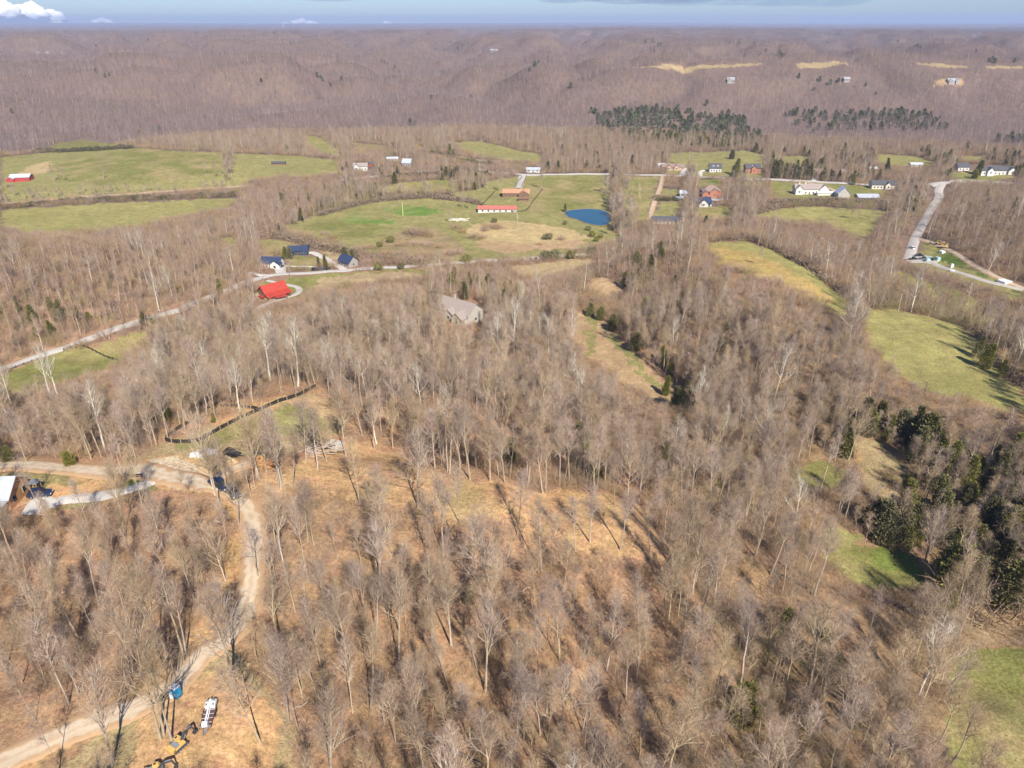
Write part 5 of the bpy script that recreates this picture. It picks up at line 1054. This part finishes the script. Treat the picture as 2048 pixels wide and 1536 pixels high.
# --- stacks, tarps, rock and brush piles
def lump(name, label, cat, px, py, W, D, H, m, seed=0, n=60, size=.7, loc=None):
    r = np.random.default_rng(seed); x, y, z = G(px, py); b = MB()
    for i in range(n):
        a = r.random()*6.28; q = r.random()**.6; cx_, cy_ = math.cos(a)*q*W/2, math.sin(a)*q*D/2; h = H*(1-q)*r.random(); s = size*(.5+r.random())
        V = np.array([(-1,-1,-1),(1,-1,-1),(1,1,-1),(-1,1,-1),(-.7,-.7,1),(.7,-.8,1),(.8,.7,1),(-.7,.7,1)])*s*.5*(1+.25*r.normal(size=(8, 3))); V = V+[cx_, cy_, h+s*.2]
        b.add(V, [(0,3,2,1),(4,5,6,7),(0,1,5,4),(1,2,6,5),(2,3,7,6),(3,0,4,7)])
    o = b.build(name, m); o.location = (x, y, z); tag(o, label, cat); return o
def logs(name, label, px, py, W, n, L, m, seed=0, rad=.12, dirn=0.5, D=None):
    r = np.random.default_rng(seed); x, y, z = G(px, py); b = MB(); D = D or W*.5
    for i in range(n):
        cx_, cy_ = r.normal()*W*.28, r.normal()*D*.28; a = dirn+r.normal()*.6; l = L*(.5+.6*r.random()); d = np.array([math.cos(a), math.sin(a), r.normal()*.15]); h = .2+abs(r.normal())*.5
        b.beam(np.array([cx_, cy_, h])-d*l/2, np.array([cx_, cy_, h])+d*l/2, rad*2*(.5+r.random()))
    o = b.build(name, m); o.location = (x, y, z); tag(o, label, 'log pile'); return o
lump('white_rock_pile', 'heap of white sheets and rubble by the raw clearing', 'rubble', 410, 911, 5, 3, .9, PWH, 1, 26, .9)
lump('sand_pile', 'pale orange soil heap in front of the rubble', 'soil heap', 434, 932, 6, 5, 1.2, mat('pale_soil', (.52,.38,.22), 1, .1, 1), 2, 60, 1.4)
lump('grey_rock_pile', 'grey-white rock pile at the right end of the brush', 'rock pile', 665, 893, 5, 3, .8, STONE, 3, 40, .8)
logs('log_pile', 'long heap of cut grey logs at the edge of the mown clearing', 630, 902, 11, 80, 2.2, LIMB, 5, .07, .3, 4)
logs('log_pile', 'scattered orange-tipped logs behind the slender trees', 523, 931, 5, 30, 2.2, mat('cut_orange_logs', (.52,.28,.12), .9, .2, 2), 6, .16, .8)
def fallen(label, u0, v0, u1, v1, r_, m, k):
    A = G(u0, v0); B = G(u1, v1); w_ = Wood(k); n = 7; t = np.linspace(0, 1, n)[:, None]; P = A+(B-A)*t; P[:, 2] = height(P[:, 0], P[:, 1])+r_*1.1; P[1:-1] += w_.r.normal(size=(n-2, 3))*.12; w_.tube(P-A, np.linspace(r_, r_*.45, n), 7)
    for i in range(7): q = P[3+i % 3]-A; w_.blade(q, np.array([w_.r.normal(), w_.r.normal(), .5+w_.r.random()])*.6, 1.6, .07)
    V, F = w_.data(); o = mesh_obj('fallen_trunk', V, F, m); o.location = A; tag(o, label, 'fallen trunk')
DLOG = mat('wet_dark_log', (.055,.045,.045), .9, .3, 1.5)
fallen('long dark fallen trunk lying diagonally at bottom centre', 965, 1535, 820, 1440, .34, DLOG, 71)
fallen('pale fallen trunk on the leaves left of the dirt track', 180, 1290, 232, 1262, .16, LIMB, 72); fallen('thin fallen log below the mown clearing', 1010, 1190, 1062, 1176, .14, LIMB, 73)
fallen('grey fallen log in the bottom right woods', 1340, 1452, 1410, 1415, .17, LIMB, 74); fallen('pale fallen log near the machine clearing', 585, 1420, 640, 1398, .15, LIMB, 75)
fallen('dark fallen log on the right slope', 1560, 1150, 1618, 1180, .2, DLOG, 76)
logs('brush_pile', 'pale fallen limbs in the green valley field', 922, 441, 12, 30, 6, WBARK, 10, .25, .1, 4)
def trailer():
    x, y, z = G(465, 912); e = empty('dump_trailer', (x, y, z), 'small black open trailer standing on the raw clearing', 'trailer', None, R(-15))
    MB().box(-1.6, 1.6, -.95, .95, .55, .65).build('floor', DGRY, e); b = MB()
    for s in (-1, 1): b.box(-1.6, 1.6, s*.95-.04, s*.95+.04, .653, 1.5)
    b.box(-1.64, -1.56, -.9, .9, .653, 1.5); b.build('side_panel', SILT, e); MB().beam((1.6, 0, .6), (2.9, 0, .55), .12).build('drawbar', DGRY, e)
    for a_ in (-.45, .45):
        for s in (-1, 1): MB().cyl((a_, s*1.12, .36), .36, .2, 'y').build('wheel', BLK, e)
trailer()
def stack(label, px, py, w, h, m, grp, rz=0):
    x, y, z = G(px, py); e = empty('wrapped_stack', (x, y, z), label, 'stack', grp, R(rz)); b = MB().prism([(-w*.5,0),(-w*.5,h*.8),(-w*.2,h),(w*.25,h*.92),(w*.5,h*.7),(w*.5,0)], -w*.4, w*.4, 'y'); b.build('wrapping', m, e, .1)
    MB().box(-w*.55, w*.55, -w*.45, w*.45, -.25, -.003).build('pallet', STAKE, e)
stack('tall pale teal wrapped stack, left end of the car park group', 1855, 523, 2.6, 2.4, TEAL, 'pale wrapped stacks in the car park'); stack('low pale teal wrapped stack next to the tall one', 1861, 518, 2.2, 1.6, TEAL, 'pale wrapped stacks in the car park', 30); stack('tall pale teal wrapped stack at the right end', 1875, 521, 2.6, 2.6, TEAL, 'pale wrapped stacks in the car park', 15); stack('dark wrapped load between the teal stacks', 1867, 521, 3, 1.8, DGRY, 'pale wrapped stacks in the car park', 5)
stack('white box standing on the grass by the lane', 1903, 535, 1.6, 2.6, PWH, 'small white boxes along the lane'); stack('white box lying on the lane edge', 1904, 543, 2.4, 1.2, PWH, 'small white boxes along the lane', 40); stack('white box near the diggers', 1884, 506, 3, 1.8, PWH, 'small white boxes along the lane', 20); stack('pale rubble-like stack where the two lanes meet', 2009, 565, 6, 1.6, PWH, 'small white boxes along the lane', 20)
x, y, z = G(243, 741); e = empty('white_boat', (x, y, z), 'white upturned boat hull at the creek edge among bare trees', 'boat', None, R(20))
MB().prism([(-3,0),(-2.4,.8),(2.2,.8),(3.4,0)], -.9, .9, 'y').build('hull', PWH, e, .15); MB().box(-2.6, 2.8, -.1, .1, .803, .9).build('keel', PWH, e)
x, y, z = G(268, 957); e = empty('wooden_gate', (x, y, z), 'small dark gate beside the concrete driveway', 'gate', None, R(0)); MB().box(-1.8, -1.65, -.08, .08, -.3, 1.3).box(1.65, 1.8, -.08, .08, -.3, 1.3).build('gate_post', FENB, e); MB().box(-1.64, 1.64, -.04, .04, .95, 1.15).box(-1.64, 1.64, -.04, .04, .4, .6).build('rail', FENB, e)
# --- single shrubs and field trees
BUSHM = [raw_mesh('foliage', [green_bush_mesh(800+i, 3.2, 4.2)], [CED]) for i in range(3)]; BUSHS = [raw_mesh('stems', [([(0,0,-.3),(.1,0,-.3),(0,.1,-.3),(0,0,1.5)], [(0,1,3),(1,2,3),(2,0,3)])], [BARK])]
BB = [raw_mesh('branches', [shrub_mesh(830+i, 4.5, 6.0, 90, .09)], [TANT]) for i in range(3)]
def bush(label, px, py, h, kind='green', group=None, w=1.0):
    x, y, z = G(px, py); k = int(rng.integers(0, 3)); s = h/(3.2 if kind == 'green' else 4.5); e = empty('green_bush' if kind == 'green' else 'scrub_bush', (x, y, z-.1), label, 'bush', group, rng.random()*6.28, 1); e.scale = (s*w, s*w, s)
    for nm, me in ((('foliage', BUSHM[k]), ('stem', BUSHS[0])) if kind == 'green' else (('branches', BB[k]), ('stem', BUSHS[0]))): o = bpy.data.objects.new(nm, me); C.objects.link(o); o.parent = e
for u, v, h, l in ((1090,518,6,'big round evergreen bush on the valley road, left of the pair'), (1108,518,6.5,'big round evergreen bush on the valley road, right of the pair'), (1141,517,5.5,'round evergreen bush on the road right of the big pair'), (1186,510,5.5,'evergreen bush where the road meets the grey woods'), (1193,483,3.5,'small bush pair by the tan field, left one'), (1201,476,3.5,'small bush pair by the tan field, right one'), (1184,474,4.5,'olive bush at the right tip of the tan field'), (1176,461,4,'small evergreen on the bank below the pond'), (1130,449,3.2,'little bush below the left end of the pond'), (989,445,4,'yellow-green bush at the top of the tan field'), (1098,479,5,'olive bush on the tan field, right of two'), (1090,479,4,'olive bush on the tan field, left of two'), (781,485,5,'dark bush on the scrubby tan ground'), (759,494,4,'small dark bush left of the scrub'), (934,525,6,'dark evergreen at the road edge in the valley middle'), (758,540,5,'small round tree on the near edge of the road'), (802,538,4,'low green bush beside the road'), (1072,518,1.6,'low clipped bush left along the road'), (1060,519,1.6,'low clipped bush farther left along the road'), (1044,521,1.6,'low clipped bush farthest left along the road')): bush(l, u, v, h)
for i, (u, v, h, w_) in enumerate(((833,470,6,1.5), (820,466,5,1.3), (846,470,5,1.3), (858,474,4.5,1), (803,492,4,1.2), (830,490,4,1.3), (855,492,4.5,1.2), (882,496,4,1.2), (910,508,5,1.3), (895,510,4,1.2), (912,458,4.5,1.2), (925,466,4,1), (948,476,4.5,1.2), (965,478,4,1), (981,456,5,1.5), (995,458,4.5,1.2), (970,462,4,1), (740,498,4,1.5), (720,500,4,1.5), (770,510,4,1.4), (800,512,4,1.4), (845,512,4,1.3), (1123,480,4,1), (1080,490,3,1), (665,478,4,1.2), (650,470,4,1), (1420,418,2,1), (1790,975,3,1.2), (1775,955,2.5,1.1), (1960,1232,6,2.2))): bush('tan scrub clump, number %d counting through the scrubby valley ground' % (i+1) if False else 'leafless tan scrub clump on open valley ground', u, v, h, 'scrub', 'leafless scrub clumps on open ground', w_)
FT = [(110,363,15,7,'wide bare tree in the left pasture, taller of the pair'), (131,363,12,6,'wide bare tree in the left pasture, lower right of the pair'), (207,358,12,7,'dense round bare tree alone in the left pasture'), (411,348,13,7,'round bare tree at the right of the big pasture'), (30,395,12,6,'bare tree at the far left above the hedgerow'), (63,398,12,7,'rounded bare tree above the left hedgerow'), (457,366,17,6,'dark bare tree at the near end of the tree row'), (12,377,14,7,'bare tree at the left edge of the big pasture'), (663,317,16,7,'round bare tree in the upper meadow right of pasture'), (694,316,13,6,'smaller bare tree right of the round one'), (1000,384,15,7,'bare tree with pale trunk left of ranch house'), (1083,378,18,7,'bare tree with dark shadow right of the ranch house'), (927,417,12,6,'round bare tree left of the red stable'), (940,419,12,7,'pinkish bare tree against the red stable'), (899,444,8,6,'low bare tree above the scrub'), (1518,530,9,7,'lone bare tree on the golden hill'), (1700,438,10,7,'bare tree in the right field, left of three'), (1716,438,11,6,'bare tree in the right field, middle of three'), (1742,440,10,7,'bare tree in the right field, right of three'), (1420,470,12,6,'bare tree at the tip of the golden hill'), (1358,330,14,6,'bare tree behind the tan brick house'), (1383,334,15,7,'bare tree beside the grey apron'), (1402,312,9,6,'small bare tree at the top of the striped lawn')]
for u, v, h, k, l in FT: x, y, z = G(u, v); put_tree('bare_tree', TREES[k], x, y, z, h/TREES[k][3], rng.random()*6.28, l, 'tree', None)
# hedgerows
def hedge(label, pts, h, w, n, m, seed=0, ls=.7):
    P = smooth_path(pts, 1.0); r = np.random.default_rng(seed); c = P[len(P)//2]; zc = float(height(np.array([c[0]]), np.array([c[1]]))[0])
    k = r.integers(0, len(P), n); hh = h*(.55+.45*np.clip(.5+fbm(P[k, 0]/7, P[k, 1]/7, 55+seed, 2)*1.6, 0, 1)); f = r.random(n)
    x = P[k, 0]+r.normal(size=n)*w*.3*(1-.5*f); y = P[k, 1]+r.normal(size=n)*w*.3*(1-.5*f); z = height(x, y)-zc+f*hh
    p = np.stack([x-c[0], y-c[1], z], 1); d = r.normal(size=(n, 3))+[0, 0, .7]; d /= np.linalg.norm(d, axis=1, keepdims=True); q = np.cross(d, r.normal(size=(n, 3))); q /= np.linalg.norm(q, axis=1, keepdims=True); s = ls*(.5+.9*r.random((n, 1)))
    o = mesh_obj('hedgerow', np.stack([p-q*s*.4, p+q*s*.4, p+d*s*1.3], 1).reshape(-1, 3), (np.arange(n)[:, None]*3+np.arange(3)).tolist(), m); o.location = (c[0], c[1], zc); tag(o, label, 'hedgerow')
HG = mat('hedge_leaves', (.075,.075,.035), .95, .3, .5, col2=(.16,.14,.07)); HB = mat('hedge_twigs', (.20,.15,.10), .95, .3, .4, col2=(.29,.22,.15))
hedge('long dark green hedgerow between the two left pastures', [(0,417),(60,413),(120,407),(250,401),(350,397),(430,394),(480,392)], 4.5, 7, 16000, HG, 1)
hedge('dark hedge under the knoll at the upper left', [(70,305),(110,304),(150,303),(200,301),(240,297),(262,297)], 5, 9, 6000, HG, 2, 1.0)
hedge('brown and green hedgerow behind the bright lawn patches', [(640,432),(700,415),(760,402),(860,396),(905,392)], 4.5, 8, 9000, HB, 3)
hedge('thick hedgerow in front of the white farmhouse', [(1545,412),(1600,408),(1680,406),(1740,410),(1800,414)], 5, 9, 9000, HB, 4, .9)
hedge('dark hedge between the yellow lawn and the garden', [(1312,402),(1335,401),(1365,402)], 3, 4, 1800, HG, 5)
hedge('dark green hedge in the upper meadow right of the farm lane', [(862,308),(900,318),(960,330),(990,332)], 5, 9, 5000, HG, 6, 1.0)
hedge('green hedge below the valley road near the farmhouse', [(760,362),(800,357),(850,353),(888,352)], 5, 9, 5000, HB, 7, 1.0)
hedge('brown hedge above the red stable and ranch fences', [(870,397),(905,400),(935,404),(962,410)], 4, 7, 3500, HB, 11, .9)
hedge('dark hedge along the creek above the small lawn', [(500,470),(540,474),(590,482),(640,497),(690,505),(760,520),(800,526),(850,530)], 4.5, 8, 9000, HB, 12, .9)
hedge('roadside hedge left of the ranch drive', [(905,343),(940,345),(970,352)], 5, 8, 2500, HG, 13, 1.0)
hedge('wooded hedge right of the gravel lane', [(1310,396),(1340,398),(1372,400)], 3, 5, 2000, HB, 14)
hedge('hedge behind the yellow field at right', [(1510,428),(1560,414),(1640,410),(1700,414)], 4, 7, 5000, HB, 15, .9)
hedge('brushy bank along the upper edge of the golden hill', [(1415,484),(1495,481),(1545,498),(1600,528),(1650,560),(1700,598)], 3, 5, 7000, HB, 8)
hedge('brushy bank along the upper edge of the right field', [(1745,615),(1850,628),(1925,648),(1965,675),(1985,712),(2040,770)], 3, 5, 7000, HB, 9, .55)
# ------------------------------------------------------------------ clouds
def cloud(label, u0, u1, v0, v1, dist, m, seed, n=26, thick=.5, flat=False):
    r = np.random.default_rng(seed); d = ray((u0+u1)/2, (v0+v1)/2); k = dist/math.hypot(d[0], d[1]); c = np.array([0, 0, CAMZ])+d*k; W = (u1-u0)/FPX*dist; Hh = (v1-v0)/FPX*dist
    b = bmesh.new()
    for i in range(n):
        q = r.uniform(-.46, .46); e_ = 1-abs(q)*1.7; s = Hh*(.22+.34*r.random())*(.5+.5*e_); cx_ = q*W; cz_ = -Hh/2+s*.6+max(0, Hh-s*1.3)*r.random()**1.4*max(e_, .1)
        if flat: s = Hh*.42; cz_ = r.normal()*Hh*.05
        t = bmesh.ops.create_icosphere(b, subdivisions=3, radius=1.0)['verts']; sx = s*(1.3 if not flat else W/Hh*.45*(.6+.6*r.random())); o = np.array([cx_, r.normal()*W*.12, cz_])
        for v_ in t:
            p = np.array(v_.co); w_ = 1 if flat else 1+.18*math.sin(p[0]*5+i)*math.cos(p[2]*6+i*2)+.09*math.sin(p[1]*11+p[0]*9+i); v_.co = (p[0]*sx*w_+o[0], p[1]*sx*w_+o[1], p[2]*s*w_*(1 if p[2] > 0 or flat else .5)+o[2])
    me = bpy.data.meshes.new('cloud'); b.to_mesh(me); b.free(); me.materials.append(m); me.polygons.foreach_set('use_smooth', [True]*len(me.polygons)); o = bpy.data.objects.new('cloud', me); C.objects.link(o); o.location = c; tag(o, label, 'cloud')
CLW = mat('cloud_white', (.85,.85,.86), 1, .04, .0008, spec=0)
cloud('large white cumulus on the skyline at top left', -40, 104, 12, 46, 45000, CLW, 1, 34)
cloud('small white cloud on the skyline left of centre', 186, 226, 38, 50, 45000, CLW, 2, 12); cloud('flat white cloud on the skyline above the mast', 572, 640, 39, 52, 45000, CLW, 3, 14); cloud('tiny white cloud on the skyline near centre', 755, 790, 44, 52, 45000, CLW, 4, 9)
def thin_cloud(label, u0, u1, v0, v1, dist, seed, n):
    r = np.random.default_rng(seed); q = ray((u0+u1)/2, (v0+v1)/2); k = dist/math.hypot(q[0], q[1]); c = np.array([0, 0, CAMZ])+q*k; W = (u1-u0)/FPX*dist; Hh = (v1-v0)/FPX*dist; b = bmesh.new()
    m = bpy.data.materials.new('thin_cloud'); m.use_nodes = True; t = m.node_tree; t.nodes.clear(); o_ = t.nodes.new('ShaderNodeOutputMaterial'); v_ = t.nodes.new('ShaderNodeVolumePrincipled')
    v_.inputs['Color'].default_value = (.40,.58,.82,1); v_.inputs['Density'].default_value = 1.0/(W*.5); t.links.new(v_.outputs[0], o_.inputs['Volume'])
    for i in range(n):
        f = (i+.5)/n-.5; vs = bmesh.ops.create_icosphere(b, subdivisions=3, radius=1.0)['verts']; sx = W/n*(.7+.5*r.random()); sz = Hh*(.28+.22*r.random())*(1-abs(f)*.9); oz = r.normal()*Hh*.08+Hh*.08
        for v in vs: v.co = (v.co.x*sx+f*W, v.co.y*W*.22+r.normal()*0, v.co.z*sz*(1 if v.co.z > 0 else .7)+oz)
    me = bpy.data.meshes.new('cloud'); b.to_mesh(me); b.free(); me.materials.append(m); me.polygons.foreach_set('use_smooth', [True]*len(me.polygons)); o = bpy.data.objects.new('cloud', me); C.objects.link(o); o.location = c; tag(o, label, 'cloud')
thin_cloud('thin grey cloud at the top edge, left of centre', 560, 760, -16, 7, 40000, 5, 3); thin_cloud('small thin grey cloud at the top edge above centre', 1105, 1190, -10, 8, 40000, 6, 2); thin_cloud('long grey cloud at the top edge right of centre', 1340, 1670, -24, 26, 40000, 7, 4); thin_cloud('low grey cloud at the top edge beside the long one', 1225, 1370, -12, 12, 40000, 8, 2)
# ------------------------------------------------------------------ air
bpy.context.view_layer.update()
mh_ = bpy.data.materials.new('haze'); mh_.use_nodes = True; nn = mh_.node_tree; nn.nodes.clear(); oo = nn.nodes.new('ShaderNodeOutputMaterial'); pv = nn.nodes.new('ShaderNodeVolumePrincipled')
pv.inputs['Color'].default_value = (.56,.69,1.0,1); pv.inputs['Density'].default_value = 7.5e-5; pv.inputs['Anisotropy'].default_value = 0.0; nn.links.new(pv.outputs[0], oo.inputs['Volume'])
hz = MB().box(-28000, 28000, -28000, 28000, -80, 260).build('haze', mh_); hz['kind'] = 'stuff'; hz['label'] = 'thin blue haze lying over the far hills'; hz['category'] = 'haze'
# ------------------------------------------------------------------ labels: look-alikes counted from the left
ORD = 'first second third fourth fifth sixth seventh eighth ninth tenth eleventh twelfth thirteenth fourteenth fifteenth sixteenth seventeenth eighteenth nineteenth twentieth'.split()
def relabel():
    by = {}
    for o in C.objects:
        if o.parent is None and 'label' in o.keys() and 'group' in o.keys() and o.get('kind') is None: by.setdefault(o['label'], []).append(o)
    for l, os_ in by.items():
        if len(os_) < 2: continue
        L = []
        for o in os_:
            u, v, d = to_px(np.float64(o.location.x), np.float64(o.location.y), np.float64(o.location.z)); L.append((float(u), float(v), o))
        L.sort(key=lambda t: t[0]); n = len(L)
        if n <= 20:
            for i, (u, v, o) in enumerate(L): o['label'] = l+', '+ORD[i]+' from left'
        else:   # bands from near to far, then counted from the left
            S = sorted(L, key=lambda t: -t[1]); nb = (n+19)//20; per = -(-n//nb)
            for b in range(nb):
                nm = ('nearest band','second band','third band','fourth band','fifth band','sixth band')[b]; Q = sorted(S[b*per:(b+1)*per], key=lambda t: t[0])
                for i, (u, v, o) in enumerate(Q): o['label'] = l+', '+nm+', '+ORD[i]+' from left'
relabel()
print('done', time.time()-T0)
